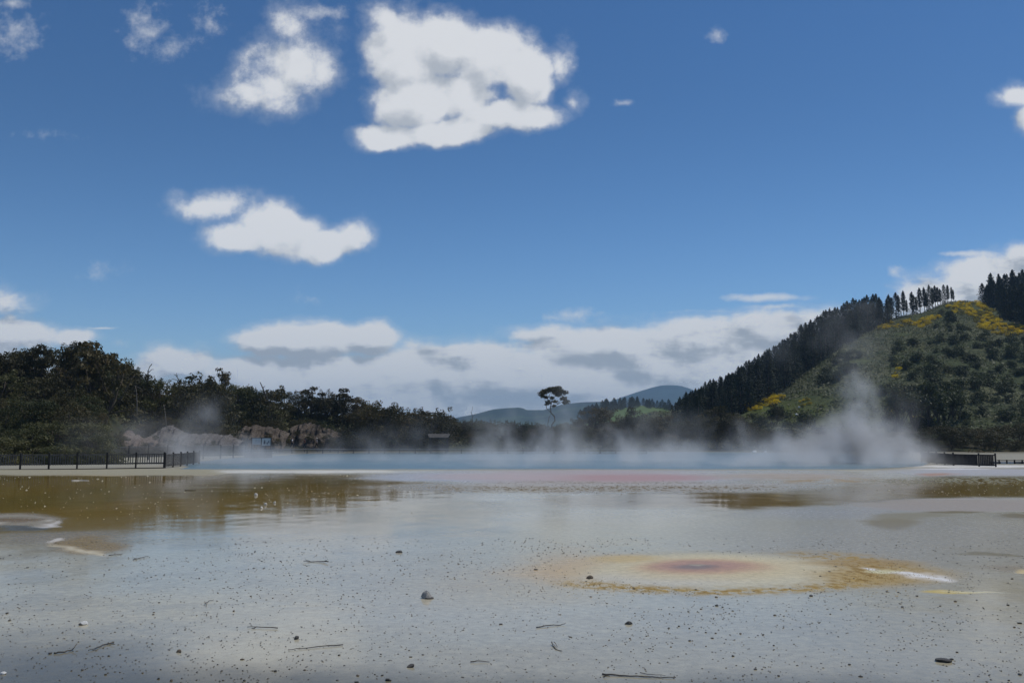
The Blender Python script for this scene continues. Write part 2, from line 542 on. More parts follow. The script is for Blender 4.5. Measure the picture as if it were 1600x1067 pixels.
    q = np.sqrt(((wx - 18) / 62) ** 2 + ((wy - 812) / 6.5) ** 2)
    put(np.exp(-((q - 1) / .10) ** 2) * (.25 + .75 * sstep(.4, .6, mott)), (.46, .44, .38), .6, .2)
    put(ell(wx, wy, 22, 813.5, 40, 3, .4), (.25, .15, .04), .2)
    lw = 818 - (wx - 60) * .12 + 3
    put(np.exp(-((wy - lw) / 1.8) ** 2) * sstep(20, 36, wx) * (1 - sstep(90, 100, wx)), (.56, .53, .48), .6, .3)
    put(ell(wx, wy, 20, 825, 45, 3.5, .4), (.17, .165, .14), .15)
    put(ell(wx, wy, 100, 838, 110, 9, .6) * .7, (.27, .21, .12), .25)
    put(ell(wx, wy, 150, 851, 44, 12, .4), (.30, .195, .045), .25, .35)
    lw = 850 + (wx - 110) * .24
    put(np.exp(-((wy - lw) / 3.0) ** 2) * sstep(102, 116, wx) * (1 - sstep(165, 186, wx)), (.52, .46, .33), .6, .3)
    put(ell(wx, wy, 105, 843, 8, 2.5, .5), (.6, .56, .5), .6)
    # the rim of the blue pool
    rimy = 737.5 - 2.5 * sstep(800, 1450, wx) - 2.2 * sstep(1300, 1500, wx)
    rim = np.exp(-((wy - rimy) / 1.3) ** 2) * sstep(300, 340, wx) * (1 - sstep(540, 720, wx))
    put(rim, (.66, .64, .57), .6, .2)
    rl = sstep(731, 734, wy) * (1 - sstep(740, 744, wy)) * (1 - sstep(320, 360, wx))
    put(rl, (.34, .31, .215), .7, .2)
    put(ell(wx, wy, 1530, 728.5, 110, 2, .4), (.72, .69, .62), .6, .3)
    put(ell(wx, wy, 1480, 733, 60, 1.5, .5), (.66, .64, .62), .6, .3)
    # behind the left fence a pale path
    put(sstep(728, 724, wy) * sstep(260, 100, wx), (.42, .42, .34), .8, .1)
    back = sstep(118, 150, y) + (behind * 0)
    put(back * (py < 712), (.10, .085, .05), .9, .1)
    return c, rough, gloss


def ground_material():
    m, nt, b, out = material('sinter_flat')
    a = nt.node('ShaderNodeAttribute', attribute_name='mineral')
    s = nt.node('ShaderNodeAttribute', attribute_name='film')
    geo = nt.node('ShaderNodeNewGeometry').outputs['Position']
    n1 = nt.noise(geo, 7, 6, .65); n2 = nt.noise(geo, 42, 4, .6); n3 = nt.noise(geo, .45, 4, .55)
    vor = nt.node('ShaderNodeTexVoronoi', feature='F1'); nt.put(vor.inputs['Vector'], geo); vor.inputs['Scale'].default_value = 22
    spk = nt.ss(vor.outputs['Distance'], .10, .22, 1.0, 0.0)
    pick = nt.m('GREATER_THAN', nt.sep(vor.outputs['Color'])[0], .66)
    k = nt.m('MULTIPLY_ADD', nt.sub(n1, .5), .75, 1.0)
    k = nt.m('MULTIPLY_ADD', nt.sub(n2, .5), .45, k)
    col = nt.mix(1.0, a.outputs['Color'], nt.xyz(k, k, k), 'MULTIPLY')
    col = nt.mix(nt.mul(nt.mul(spk, pick), .55), col, (.10, .085, .06))
    nt.put(b.inputs['Base Color'], col)
    r, g, _ = nt.sep(s.outputs['Vector'])
    rr = nt.m('MULTIPLY_ADD', nt.sub(n3, .5), .10, r, clamp=True)
    rr = nt.m('MULTIPLY_ADD', nt.ss(n1, .5, .72), .07, rr)
    rr = nt.mx(rr, .03)
    nt.put(b.inputs['Roughness'], rr)
    nt.put(b.inputs['Specular IOR Level'], g)
    b.inputs['IOR'].default_value = 1.33
    bp = nt.node('ShaderNodeBump'); bp.inputs['Distance'].default_value = .006
    nt.put(bp.inputs['Strength'], nt.ss(r, .03, .5, .10, .7))
    nt.put(bp.inputs['Height'], nt.add(nt.mul(n1, .7), nt.mul(n2, .3)))
    nt.l.new(bp.outputs[0], b.inputs['Normal'])
    return m


M_GROUND = ground_material()


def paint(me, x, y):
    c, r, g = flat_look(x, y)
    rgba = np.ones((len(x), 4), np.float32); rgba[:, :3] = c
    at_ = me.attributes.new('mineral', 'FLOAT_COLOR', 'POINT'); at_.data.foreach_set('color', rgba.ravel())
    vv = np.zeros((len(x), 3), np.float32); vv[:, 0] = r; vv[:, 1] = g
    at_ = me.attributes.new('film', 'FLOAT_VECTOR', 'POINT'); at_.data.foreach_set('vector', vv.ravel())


def grid_faces(nr, nc, wrap=False):
    r = np.arange(nr - 1)[:, None]; k = np.arange(nc if wrap else nc - 1)[None, :]
    k2 = (k + 1) % nc
    a = r * nc + k; b = r * nc + k2
    return np.stack([a, b, b + nc, a + nc], -1).reshape(-1, 4)


# fine fan of rows that tighten towards the horizon, closed to a full disc by coarse spokes behind
azf = np.linspace(R(-36), R(36), 620)
azc = np.linspace(R(36), R(324), 60)[1:-1]
az = np.concatenate([azf, azc])
pyr = np.concatenate([np.linspace(1240, 1000, 110), np.linspace(999, 702, 330)])
dd = FPX * CAM_H / (pyr - 680)
dd = np.concatenate([[.4, 2.0, 4.0], dd[dd > 4.5], [190, 260, 380, 600, 1000, 1800, 3200, 6000, 9500]])
A, DD = np.meshgrid(az, dd)
gxv = (np.sin(A) * DD).ravel(); gyv = (np.cos(A) * DD).ravel()
gzv = (fbm(gxv * .7, gyv * .7, 2, 4) - .5) * .012 * (np.hypot(gxv, gyv) < 150)
# a low swelling under the spring and a raised rim along the pool
scx, scy, _ = gnd(1100, 889)
gzv = gzv + .05 * np.exp(-(((gxv - scx) / 1.6) ** 2 + ((gyv - scy) / 1.5) ** 2))
pxg, pyg = pix(gxv, np.maximum(gyv, 1), 0.0)
gzv = gzv + .07 * np.exp(-((pyg - 736) / 2.2) ** 2) * (gyv > 5)
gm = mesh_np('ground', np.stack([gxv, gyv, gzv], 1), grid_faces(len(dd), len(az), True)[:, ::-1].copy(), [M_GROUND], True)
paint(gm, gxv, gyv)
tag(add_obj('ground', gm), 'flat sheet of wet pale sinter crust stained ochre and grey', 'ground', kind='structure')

# ------------------------------------------------------------------ the blue pool
def pool_material():
    m, nt, b, out = material('hot_pool_water')
    geo = nt.node('ShaderNodeNewGeometry').outputs['Position']
    n = nt.noise(geo, .06, 4, .6)
    nt.put(b.inputs['Base Color'], nt.ramp(n, [(.3, (.10, .175, .21)), (.55, (.13, .21, .245)), (.75, (.20, .26, .275))]))
    b.inputs['Roughness'].default_value = .28; b.inputs['IOR'].default_value = 1.33
    b.inputs['Specular IOR Level'].default_value = .32
    bp = nt.node('ShaderNodeBump'); bp.inputs['Strength'].default_value = .5; bp.inputs['Distance'].default_value = .05
    nt.put(bp.inputs['Height'], nt.noise(nt.vm('MULTIPLY', geo, (1, .6, 1)), 2.6, 5, .6)); nt.l.new(bp.outputs[0], b.inputs['Normal'])
    return m


shore = [(300, 735.5), (400, 734.6), (520, 734.5), (650, 733.8), (800, 733.5), (950, 733), (1100, 733), (1250, 734), (1340, 733.5), (1400, 731), (1440, 728), (1452, 724),
         (1420, 716), (1330, 709.5), (1150, 706.2), (950, 705.6), (760, 706), (600, 707), (480, 709), (430, 712), (360, 716), (310, 722), (288, 730)]
ring_pts = []
for i in range(len(shore)):
    a, b_ = shore[i], shore[(i + 1) % len(shore)]
    for k in range(10):
        t = k / 10
        X, Y, _ = gnd(a[0] + (b_[0] - a[0]) * t, a[1] + (b_[1] - a[1]) * t)
        q = (fbm(np.array([X * .25]), np.array([Y * .25]), 5, 3)[0] - .5)
        ring_pts.append((X + q * 1.6, Y + q * 2.6, .012))
cxp = sum(p[0] for p in ring_pts) / len(ring_pts); cyp = sum(p[1] for p in ring_pts) / len(ring_pts)
wm = mesh_np('pool_water', ring_pts + [(cxp, cyp, .012)], [(i, (i + 1) % len(ring_pts), len(ring_pts)) for i in range(len(ring_pts))], [pool_material()], True)
tag(add_obj('pool_water', wm), 'steaming blue hot spring pool beyond the sinter flat', 'water', kind='structure')
# ------------------------------------------------------------------ terrain
def colour_attr(me, rgb):
    rgba = np.ones((len(rgb), 4), np.float32); rgba[:, :3] = rgb
    a = me.attributes.new('cover', 'FLOAT_COLOR', 'POINT'); a.data.foreach_set('color', rgba.ravel())


def terrain_mat(name, scale=.5, var=.7, bump=.6, bdist=.5, rough=.95):
    m, nt, b, out = material(name)
    a = nt.node('ShaderNodeAttribute', attribute_name='cover')
    geo = nt.node('ShaderNodeNewGeometry').outputs['Position']
    n1 = nt.noise(geo, scale, 8, .65); n2 = nt.noise(geo, scale * .16, 5, .6)
    k = nt.m('MULTIPLY_ADD', nt.sub(n1, .5), var * 2, 1.0); k = nt.m('MULTIPLY_ADD', nt.sub(n2, .5), var * 1.4, k)
    k = nt.mx(k, .15)
    nt.put(b.inputs['Base Color'], nt.mix(1.0, a.outputs['Color'], nt.xyz(k, k, k), 'MULTIPLY'))
    b.inputs['Roughness'].default_value = rough; b.inputs['Specular IOR Level'].default_value = .1
    bp = nt.node('ShaderNodeBump'); bp.inputs['Strength'].default_value = bump; bp.inputs['Distance'].default_value = bdist
    nt.put(bp.inputs['Height'], n1); nt.l.new(bp.outputs[0], b.inputs['Normal'])
    return m


def ip(tab):
    xs = np.array([t[0] for t in tab], float); ys = np.array([t[1] for t in tab], float)
    return lambda p: np.interp(p, xs, ys)


class Hill:
    """Heightfield over (image column at the horizon, depth)."""
    def __init__(self, toe, crest_y, crest_d, z0, relief, seed, power=1.0, back=.25, freq=.02):
        self.toe, self.cy, self.cd = ip(toe), ip(crest_y), ip(crest_d)
        self.z0, self.relief, self.seed, self.power, self.back, self.freq = z0, relief, seed, power, back, freq

    def z(self, x, y):
        x = np.asarray(x, float); y = np.asarray(y, float)
        p = 800 + FPX * (x / y) / CP
        for _ in range(2):
            toe, cd = self.toe(p), self.cd(p)
            zc = CAM_H + (680 - self.cy(p)) / FPX * cd * (1.0 / CP) * .997
        t = (y - toe) / (cd - toe)
        tt = np.clip(t, 0, 1)
        s = tt ** self.power; s = s * (1 - .25 * np.sin(np.pi * tt) * 0)
        z = self.z0 + (zc - self.z0) * s
        z = z - np.clip(t - 1, 0, 9) * (zc - self.z0) * self.back
        z = np.where(t < 0, self.z0 + t * 20, z)
        env = np.clip(t * 4, 0, 1) * np.clip((1.02 - t) * 3, .06, 1)
        n = fbm(x * self.freq, y * self.freq, self.seed, 5) - .5
        rg = 1 - np.abs(2 * fbm(x * self.freq * .7 + 5, y * self.freq * .7, self.seed + 9, 4) - 1)
        return z + env * self.relief * (n * 1.2 + (rg - .75) * .9)

    def hit(self, px, py, y0=None, y1=None):
        dx, dy, dz = ray(px, py)
        ys = np.linspace(y0 or float(self.toe(px)) * .9, y1 or float(self.cd(px)) * 1.25, 170)
        k = ys / dy
        d = (CAM_H + dz * k) - self.z(dx * k, ys)
        i = np.argmax(d <= 0)
        if d[i] > 0: return None
        return float(dx * k[i]), float(ys[i]), float(self.z(np.array([dx * k[i]]), np.array([ys[i]]))[0])


def hill_mesh(name, hill, p0, p1, npx, t0, t1, nt_, mat, cover):
    p = np.linspace(p0, p1, npx); t = np.linspace(t0, t1, nt_)
    P, T = np.meshgrid(p, t)
    Y = hill.toe(P) + (hill.cd(P) - hill.toe(P)) * T
    X = (P - 800) * CP / FPX * Y
    Z = hill.z(X.ravel(), Y.ravel())
    V = np.stack([X.ravel(), Y.ravel(), Z], 1)
    me = mesh_np(name, V, grid_faces(nt_, npx), [mat], True)
    qx, qy = pix(V[:, 0], V[:, 1], V[:, 2])
    colour_attr(me, cover(V[:, 0], V[:, 1], V[:, 2], qx, qy, T.ravel()))
    return me


# --- left scrub hill
LEFT = Hill([(-500, 84), (150, 84), (200, 112), (290, 118), (360, 134), (440, 147), (560, 150), (1000, 150), (2400, 135)],
            [(-500, 590), (0, 592), (130, 592), (230, 622), (330, 627), (430, 642), (520, 648), (600, 661), (680, 672), (760, 676), (900, 678), (1100, 676), (1300, 678), (1500, 672), (2400, 668)],
            [(-500, 130), (0, 132), (200, 140), (430, 165), (700, 185), (1000, 190), (1500, 185), (2400, 180)], .15, 1.2, 4, 1.0, .3, .06)


def cover_left(x, y, z, qx, qy, t):
    n = fbm(x * .2, y * .2, 8, 3)
    c = np.tile(np.array([.045, .040, .022]), (len(x), 1))
    return mixc(c, (.040, .046, .020), sstep(.4, .6, n))


M_SOIL = terrain_mat('scrub_soil', 1.2, .6, .5, .2)
tag(add_obj('hill', hill_mesh('hill', LEFT, -500, 2300, 420, -.05, 1.6, 70, M_SOIL, cover_left)), 'low dark rise under the scrub beyond the pool', 'hill', kind='structure')

# --- right hill
RIGHT = Hill([(900, 200), (1000, 215), (1100, 220), (1400, 205), (2400, 195)],
             [(900, 690), (960, 682), (1000, 676), (1045, 667), (1100, 645), (1150, 621), (1200, 594), (1250, 568), (1300, 538), (1350, 513), (1385, 501), (1420, 494), (1450, 489), (1480, 477), (1500, 471.5), (1525, 471.5), (1560, 476), (1600, 480), (1800, 470), (2400, 480)],
             [(900, 330), (1045, 350), (1200, 390), (1400, 430), (1500, 450), (1600, 470), (2400, 480)], 1.0, 11.0, 31, .92, .35, .016)


def cover_right(x, y, z, qx, qy, t):
    n = fbm(x * .05, y * .05, 18, 5); n2 = fbm(x * .16, y * .16, 28, 4)
    c = np.tile(np.array([.078, .092, .038]), (len(x), 1))
    c = mixc(c, (.112, .116, .060), sstep(.42, .62, n))
    c = mixc(c, (.040, .055, .024), sstep(.52, .68, n2) * .7)
    c = mixc(c, (.095, .115, .030), ell(qx, qy, 1215, 648, 70, 22, .6) * .8)
    c = mixc(c, (.10, .115, .04), ell(qx, qy, 1440, 496, 70, 9, .5) * .5)
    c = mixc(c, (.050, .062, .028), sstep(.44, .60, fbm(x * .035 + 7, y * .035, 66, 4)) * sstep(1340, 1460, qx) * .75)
    return c


M_HILL = terrain_mat('bracken_slope', .55, .75, .9, .9)
tag(add_obj('hill', hill_mesh('hill', RIGHT, 900, 2300, 520, -.08, 1.9, 190, M_HILL, cover_right)), 'steep green bracken hillside on the right', 'hill', kind='structure')


# --- far country: ridges fading to blue
def ridge(name, label, crest, d, z0, depth, relief, seed, col, mat, freq, power=1.0, n=260, col2=None, p0=200, p1=1900):
    h = Hill([(p0, d - depth), (p1, d - depth)], crest, [(p0, d), (p1, d)], z0, relief, seed, power, .3, freq)

    def cov(x, y, z, qx, qy, t):
        nn = fbm(x * freq * 3, y * freq * 3, seed + 3, 5)
        c = np.tile(np.array(col), (len(x), 1))
        return mixc(c, col2 or tuple(q * 1.9 for q in col), sstep(.5, .66, nn))
    tag(add_obj(name, hill_mesh(name, h, p0, p1, n, -.05, 1.5, 60, mat, cov)), label, 'hill', kind='structure')
    return h


M_FAR = terrain_mat('far_forest', .02, .5, .5, 6)
ridge('mountain', 'blue forested mountain with a rounded summit on the skyline', [(200, 676), (600, 668), (700, 655), (760, 644), (790, 640), (860, 650), (930, 636), (970, 622), (1000, 612), (1020, 606), (1035, 602.5), (1050, 602), (1065, 603), (1078, 607), (1100, 616), (1150, 640), (1300, 655), (1900, 665)],
      6200, 0, 1600, 60, 51, (.012, .024, .020), M_FAR, .0012)
ridge('mountain', 'long blue wooded ridge behind the lone umbrella tree', [(200, 678), (690, 668), (712, 654), (740, 648), (770, 640), (790, 638), (815, 637), (822, 641), (850, 641), (880, 632), (910, 629), (940, 628), (1000, 640), (1100, 655), (1900, 670)],
      3300, 0, 1000, 40, 61, (.014, .028, .022), M_FAR, .002, col2=(.035, .06, .03))
FIELD = ridge('hill', 'smooth green pasture slope below the far plantation', [(200, 682), (860, 678), (920, 660), (960, 640), (1000, 634), (1040, 638), (1080, 650), (1150, 660), (1900, 675)],
              900, 0, 420, 5, 71, (.085, .130, .030), terrain_mat('pasture', .05, .25, .2, 1), .004, col2=(.10, .14, .035))

# --- eroded pale banks behind the boardwalk
def bank_mat(name, a, b_, c_):
    m, nt, b, out = material(name)
    geo = nt.node('ShaderNodeNewGeometry').outputs['Position']
    st = nt.noise(nt.vm('MULTIPLY', geo, (.8, .8, 1.3)), .9, 9, .7, dist=.8)
    n2 = nt.noise(geo, 4.0, 7, .7)
    col = nt.ramp(st, [(.25, c_), (.45, a), (.6, b_), (.8, c_)])
    col = nt.mix(nt.ss(n2, .45, .7), col, tuple(q * .5 for q in a))
    nt.put(b.inputs['Base Color'], col); b.inputs['Roughness'].default_value = .95; b.inputs['Specular IOR Level'].default_value = .1
    bp = nt.node('ShaderNodeBump'); bp.inputs['Strength'].default_value = 1; bp.inputs['Distance'].default_value = .35
    nt.put(bp.inputs['Height'], nt.add(n2, nt.mul(st, .8))); nt.l.new(bp.outputs[0], b.inputs['Normal'])
    return m


def bank(label, d, top, ybase, mat, seed, depth=3.2, flutes=.5):
    """A scarp: TOP = [(px, py)] skyline of the bare face at depth d."""
    p0, p1 = top[0][0], top[-1][0]
    n = 90; rows = 26
    f0 = ip(top); f = lambda q_: f0(q_) + (fbm(q_ * .16, q_ * 0 + seed, seed, 4) - .5) * 6
    p = p0 + (p1 - p0) * np.arange(n) / (n - 1); t = np.arange(rows) / (rows - 1)
    Pq, Tq = [q.ravel() for q in np.meshgrid(p, t)]
    _, _, zt = at(Pq, f(Pq), d); _, _, zb = at(Pq, ybase, d - 1)
    x = (Pq - 800) / FPX * d * CP
    z = zb + (zt - zb) * Tq ** .85
    fl = 1 - np.abs(2 * fbm(x * 1.25, z * .22 + 3, seed + 7, 3) - 1)
    y = d - 1.2 + depth * Tq ** 1.6 + (fl - .7) * 1.5 * np.clip(Tq * 3, 0, 1) + .13 * np.sin(z * 4.2 + fbm(x * .5, z * .5, seed, 3) * 5) * (Tq > .05)
    q = fbm(x * 1.1, Tq * 1.2 + x * .1, seed, 4) - .5
    q2 = fbm(x * 2.7, z * 1.9, seed + 4, 3) - .5
    V = np.stack([x + q2 * .25, y + q * 2.2 * flutes * (.3 + Tq) + q2 * .6, z + q2 * .35 * (Tq > .1) + q * .5 * Tq], 1)
    me = mesh_np('eroded_hill', V, grid_faces(rows, n), [mat], False)
    tag(add_obj('eroded_hill', me), label, 'bank', kind='structure')


B_GREY = bank_mat('grey_sinter_bank', (.185, .165, .15), (.24, .215, .195), (.125, .108, .097))
B_TAN = bank_mat('tan_sinter_bank', (.145, .115, .09), (.22, .18, .14), (.075, .058, .045))
B_PINK = bank_mat('pinkish_sinter_bank', (.20, .155, .13), (.27, .22, .19), (.115, .085, .07))
BANKS = [
    ('pinkish bare bank dropping left of the grey mound', 112, [(174, 690), (186, 675), (200, 677), (214, 682), (228, 684), (246, 688)], 703, B_PINK, 3),
    ('tall grey eroded mound behind the second fence', 114, [(204, 688), (220, 683), (235, 674), (246, 667), (258, 663), (268, 666), (278, 674), (292, 680), (308, 688)], 703, B_GREY, 13),
    ('low grey bank half veiled by steam', 116, [(272, 684), (296, 679), (312, 677), (330, 679), (350, 681), (374, 688)], 703, B_GREY, 23),
    ('brown layered bank behind the notice board', 136, [(346, 688), (362, 674), (374, 667), (392, 664), (412, 666), (428, 668), (447, 676)], 706, B_TAN, 33),
    ('tall brown bank behind the three walkers', 150, [(436, 682), (448, 670), (456, 664), (470, 660), (490, 663), (508, 668), (522, 674), (540, 680)], 706, B_TAN, 43)]
for b_ in BANKS: bank(*b_)
# ------------------------------------------------------------------ plants
def leaf_mat(name, c1, c2, c3=None, trans=.25, rough=.6, scale=2.2, spec=.25):
    m, nt, b, out = material(name)
    geo = nt.node('ShaderNodeNewGeometry').outputs['Position']
    oi = nt.node('ShaderNodeObjectInfo').outputs['Random']
    n = nt.noise(geo, scale, 4, .6)
    f = nt.add(nt.mul(n, .9), nt.m('MULTIPLY_ADD', oi, .5, -.2))
    stops = [(.3, c1), (.62, c2)] if c3 is None else [(.28, c1), (.52, c2), (.75, c3)]
    col = nt.ramp(f, stops)
    nt.put(b.inputs['Base Color'], col)
    b.inputs['Roughness'].default_value = rough; b.inputs['Specular IOR Level'].default_value = spec
    tr = nt.node('ShaderNodeBsdfTranslucent'); nt.put(tr.inputs['Color'], col)
    mx = nt.node('ShaderNodeMixShader'); mx.inputs[0].default_value = trans
    nt.l.new(b.outputs[0], mx.inputs[1]); nt.l.new(tr.outputs[0], mx.inputs[2]); nt.l.new(mx.outputs[0], out.inputs['Surface'])
    return m


M_MANUKA = leaf_mat('manuka_leaves', (.040, .036, .015), (.078, .070, .026), (.115, .088, .036), scale=.7)
M_MANUKA_G = leaf_mat('green_scrub_leaves', (.045, .052, .018), (.088, .092, .032), (.125, .118, .045), scale=.9)
M_BARK = simple_mat('grey_brown_bark', (.10, .082, .065), .9, .4, 5, .1)
M_DEAD = simple_mat('bleached_dead_wood', (.20, .175, .15), .9, .4, 6, .1)
M_PINE = leaf_mat('pine_needles', (.014, .022, .012), (.026, .038, .018), (.040, .052, .024), trans=.12, scale=.5, spec=.15)
M_PBARK = simple_mat('pine_bark', (.13, .10, .08), .9, .4, 4, .1)
M_SHRUB = leaf_mat('hill_shrub_leaves', (.034, .044, .016), (.064, .078, .028), (.100, .110, .042), trans=.28, scale=.6)
M_GORSE = leaf_mat('gorse_flower_sprays', (.16, .15, .014), (.72, .52, .010), (.90, .70, .014), trans=.3, scale=1.1)
M_FERN = leaf_mat('bracken_fronds', (.075, .085, .034), (.112, .122, .052), (.145, .145, .072), trans=.3, scale=.12)


def leaf_quads(rng, centers, normals, size, aspect=.5, droop=0.0, jit=.9):
    n = len(centers)
    nr = normals + rng.normal(size=(n, 3)) * jit
    nr /= np.linalg.norm(nr, axis=1)[:, None] + 1e-9
    t = rng.normal(size=(n, 3)); t[:, 2] -= droop
    t -= (t * nr).sum(1)[:, None] * nr
    t /= np.linalg.norm(t, axis=1)[:, None] + 1e-9
    b = np.cross(nr, t)
    s = size * rng.uniform(.6, 1.5, n)
    a = t * s[:, None]; c = b * (s * aspect)[:, None]
    v = np.stack([centers - a, centers + c * .9 - a * .1, centers + a, centers - c * .9 - a * .1], 1).reshape(-1, 3)
    f = np.arange(n * 4, dtype=np.int32).reshape(-1, 4)
    return v, f


def clump_leaves(rng, clumps, per, size, aspect=.55, shell=.55, up=.35, jit=.9):
    """clumps: list of (cx, cy, cz, rx, ry, rz)."""
    cs = []; ns = []
    vol = np.array([(c[3] * c[4] * c[5]) ** (2 / 3) for c in clumps]); vol = vol / vol.sum()
    for c, w in zip(clumps, vol):
        k = max(8, int(per * w))
        d = rng.normal(size=(k, 3)); d /= np.linalg.norm(d, axis=1)[:, None]
        r = rng.uniform(shell, 1.08, k) ** .8
        p = d * r[:, None] * np.array(c[3:6]) + np.array(c[:3])
        nn = d.copy(); nn[:, 2] += up
        cs.append(p); ns.append(nn)
    return leaf_quads(rng, np.concatenate(cs), np.concatenate(ns), size, aspect, 0, jit)


def branchy(rng, base_r, top, lean, limbs, n=6):
    """Trunk polyline plus limbs reaching given points."""
    mb = MB()
    pts = []
    for i in range(6):
        t = i / 5
        pts.append((lean[0] * t + rng.normal() * .02 * (i > 0), lean[1] * t + rng.normal() * .02 * (i > 0), top * t))
    mb.tube(pts, [base_r * (1 - .65 * i / 5) for i in range(6)], n)
    for (x, y, z) in limbs:
        t = min(.95, max(.2, z / top * rng.uniform(.35, .7)))
        i = int(t * 5)
        p = pts[i]
        q = ((p[0] + x) / 2 + rng.normal() * .03, (p[1] + y) / 2 + rng.normal() * .03, (p[2] + z) / 2 - .02 + rng.normal() * .02)
        mb.tube([p, q, (x, y, z)], [base_r * .42, base_r * .28, base_r * .12], 5)
    return mb


# scrub crowns: unit height 1, rounded and clumped almost to the ground
def scrub_variant(seed, wide=.55, leaves=3800, size=.0225, lo=.05):
    rng = np.random.default_rng(seed)
    cl = []
    for k in range(34):
        a = rng.uniform(0, 2 * math.pi); h = rng.uniform(lo + .05, .93)
        rr = wide * math.sqrt(max(.05, 1 - ((h - .4) / .62) ** 2)) * rng.uniform(.35, .98)
        s = rng.uniform(.08, .19)
        cl.append((math.cos(a) * rr, math.sin(a) * rr, h, s * 1.15, s * 1.15, s * .62))
    for k in range(5):     # sprays that break the outline
        a = rng.uniform(0, 2 * math.pi); rr = rng.uniform(.1, wide * .7); s = rng.uniform(.04, .08)
        cl.append((math.cos(a) * rr, math.sin(a) * rr, rng.uniform(.92, 1.02), s, s, s * 1.3))
    v, f = clump_leaves(rng, cl, leaves, size)
    limbs = [c[:3] for c in cl[:12]]
    return v, f, branchy(rng, .025, .8, (rng.normal() * .06, rng.normal() * .06), limbs)


def flat_variant(seed, leaves=1500, size=.026, n=13, lo=.45, wide=.42, flat=.35):
    """Umbrella-shaped manuka: flat layered clumps on visible limbs."""
    rng = np.random.default_rng(seed)
    cl = []
    for k in range(n):
        a = rng.uniform(0, 2 * math.pi); h = lo + (1 - lo) * (k + .5) / n * rng.uniform(.85, 1.05)
        rr = wide * rng.uniform(.15, 1) * (1.1 - .55 * (h - lo) / (1 - lo))
        s = rng.uniform(.09, .17)
        for q in range(3):
            cl.append((math.cos(a) * rr + rng.normal() * s * .6, math.sin(a) * rr + rng.normal() * s * .6, min(.98, h + rng.normal() * .02), s * .8, s * .8, s * flat))
    v, f = clump_leaves(rng, cl, leaves, size)
    return v, f, branchy(rng, .028, .86, (rng.normal() * .1, rng.normal() * .05), [c[:3] for c in cl[::3]])


def pine_variant(seed, lo=.08, wide=.19, leaves=1300, ragged=.0, pw_=.55):
    rng = np.random.default_rng(seed)
    cs = []; ns = []
    lev = 20
    for k in range(lev):
        t = k / (lev - 1); h = lo + (.97 - lo) * t
        r = wide * ((1 - t) ** pw_ + .04) * (.62 + .38 * min(1, t * 4)) * rng.uniform(.75, 1.15)
        nb = rng.integers(5, 8)
        a0 = rng.uniform(0, 6.28)
        for j in range(nb):
            if rng.uniform() < ragged: continue
            a = a0 + j * 6.283 / nb + rng.normal() * .2
            rb = r * rng.uniform(.65, 1.15)
            m_ = int(leaves / lev / nb)
            tt = rng.uniform(.12, 1, m_) ** .7
            up = .16 * rb
            x = np.cos(a) * rb * tt; y = np.sin(a) * rb * tt
            z = h + up * tt - .22 * rb * tt * tt
            p = np.stack([x, y, z], 1) + rng.normal(size=(m_, 3)) * .012
            cs.append(p); q = np.zeros((m_, 3)); q[:, 0] = np.cos(a) * .4; q[:, 1] = np.sin(a) * .4; q[:, 2] = 1
            ns.append(q)
    top = np.stack([rng.normal(size=24) * .006, rng.normal(size=24) * .006, rng.uniform(.93, 1.03, 24)], 1)
    cs.append(top); ns.append(rng.normal(size=(24, 3)))
    v, f = leaf_quads(rng, np.concatenate(cs), np.concatenate(ns), .021, .45, .2, .8)
    mb = MB()
    mb.tube([(0, 0, 0), (.003, .002, .5), (0, 0, .96)], [.014, .010, .003], 6)
    for k in range(5):
        a = rng.uniform(0, 6.28); h = rng.uniform(lo * .6 + .05, .7); r = wide * .55 * (1 - h)
        mb.tube([(0, 0, h), (math.cos(a) * r, math.sin(a) * r, h + .02)], [.004, .002], 4)
    return v, f, mb


def variants(fn, seeds, leafm, barkm, nm, **kw):
    out = []
    for s in seeds:
        v, f, mb = fn(s, **kw)
        out.append((mesh_np(nm + '_crown', v, f, [leafm]), mb.mesh(nm + '_trunk', barkm, True)))
    return out


SCRUB = variants(scrub_variant, range(1, 7), M_MANUKA, M_BARK, 'manuka')
SCRUB_G = variants(scrub_variant, range(11, 15), M_MANUKA_G, M_BARK, 'green_scrub')
FLAT = variants(flat_variant, range(21, 26), M_MANUKA, M_BARK, 'umbrella_manuka')
FLATD = variants(flat_variant, range(31, 34), M_MANUKA, M_BARK, 'dense_umbrella', n=20, leaves=4200, lo=.2, wide=.5, flat=.5, size=.021)
PINE = variants(pine_variant, range(41, 46), M_PINE, M_PBARK, 'pine', lo=.05, wide=.25, leaves=1700)
PINE_BARE = variants(pine_variant, range(51, 56), M_PINE, M_PBARK, 'bare_pine', lo=.30, wide=.105, ragged=.12, leaves=1600, pw_=.34)
PINE_BIG = variants(pine_variant, range(61, 65), M_PINE, M_PBARK, 'big_pine', lo=.05, wide=.24, leaves=2400, ragged=.04)
POLE = variants(flat_variant, range(71, 74), M_SHRUB, M_BARK, 'tall_crown', n=9, lo=.55, wide=.26, flat=.7, leaves=1500)


def tree(name, var, loc, h, label, cat, group=None, wx=1.0, rz=None):
    t = empty(name, loc, random.uniform(0, 6.28) if rz is None else rz, (h * wx, h * wx, h))
    tag(t, label, cat, group)
    add_obj('trunk', var[1], t); add_obj('crown', var[0], t)
    return t


def lz(x, y):
    return float(LEFT.z(np.array([x]), np.array([y]))[0])


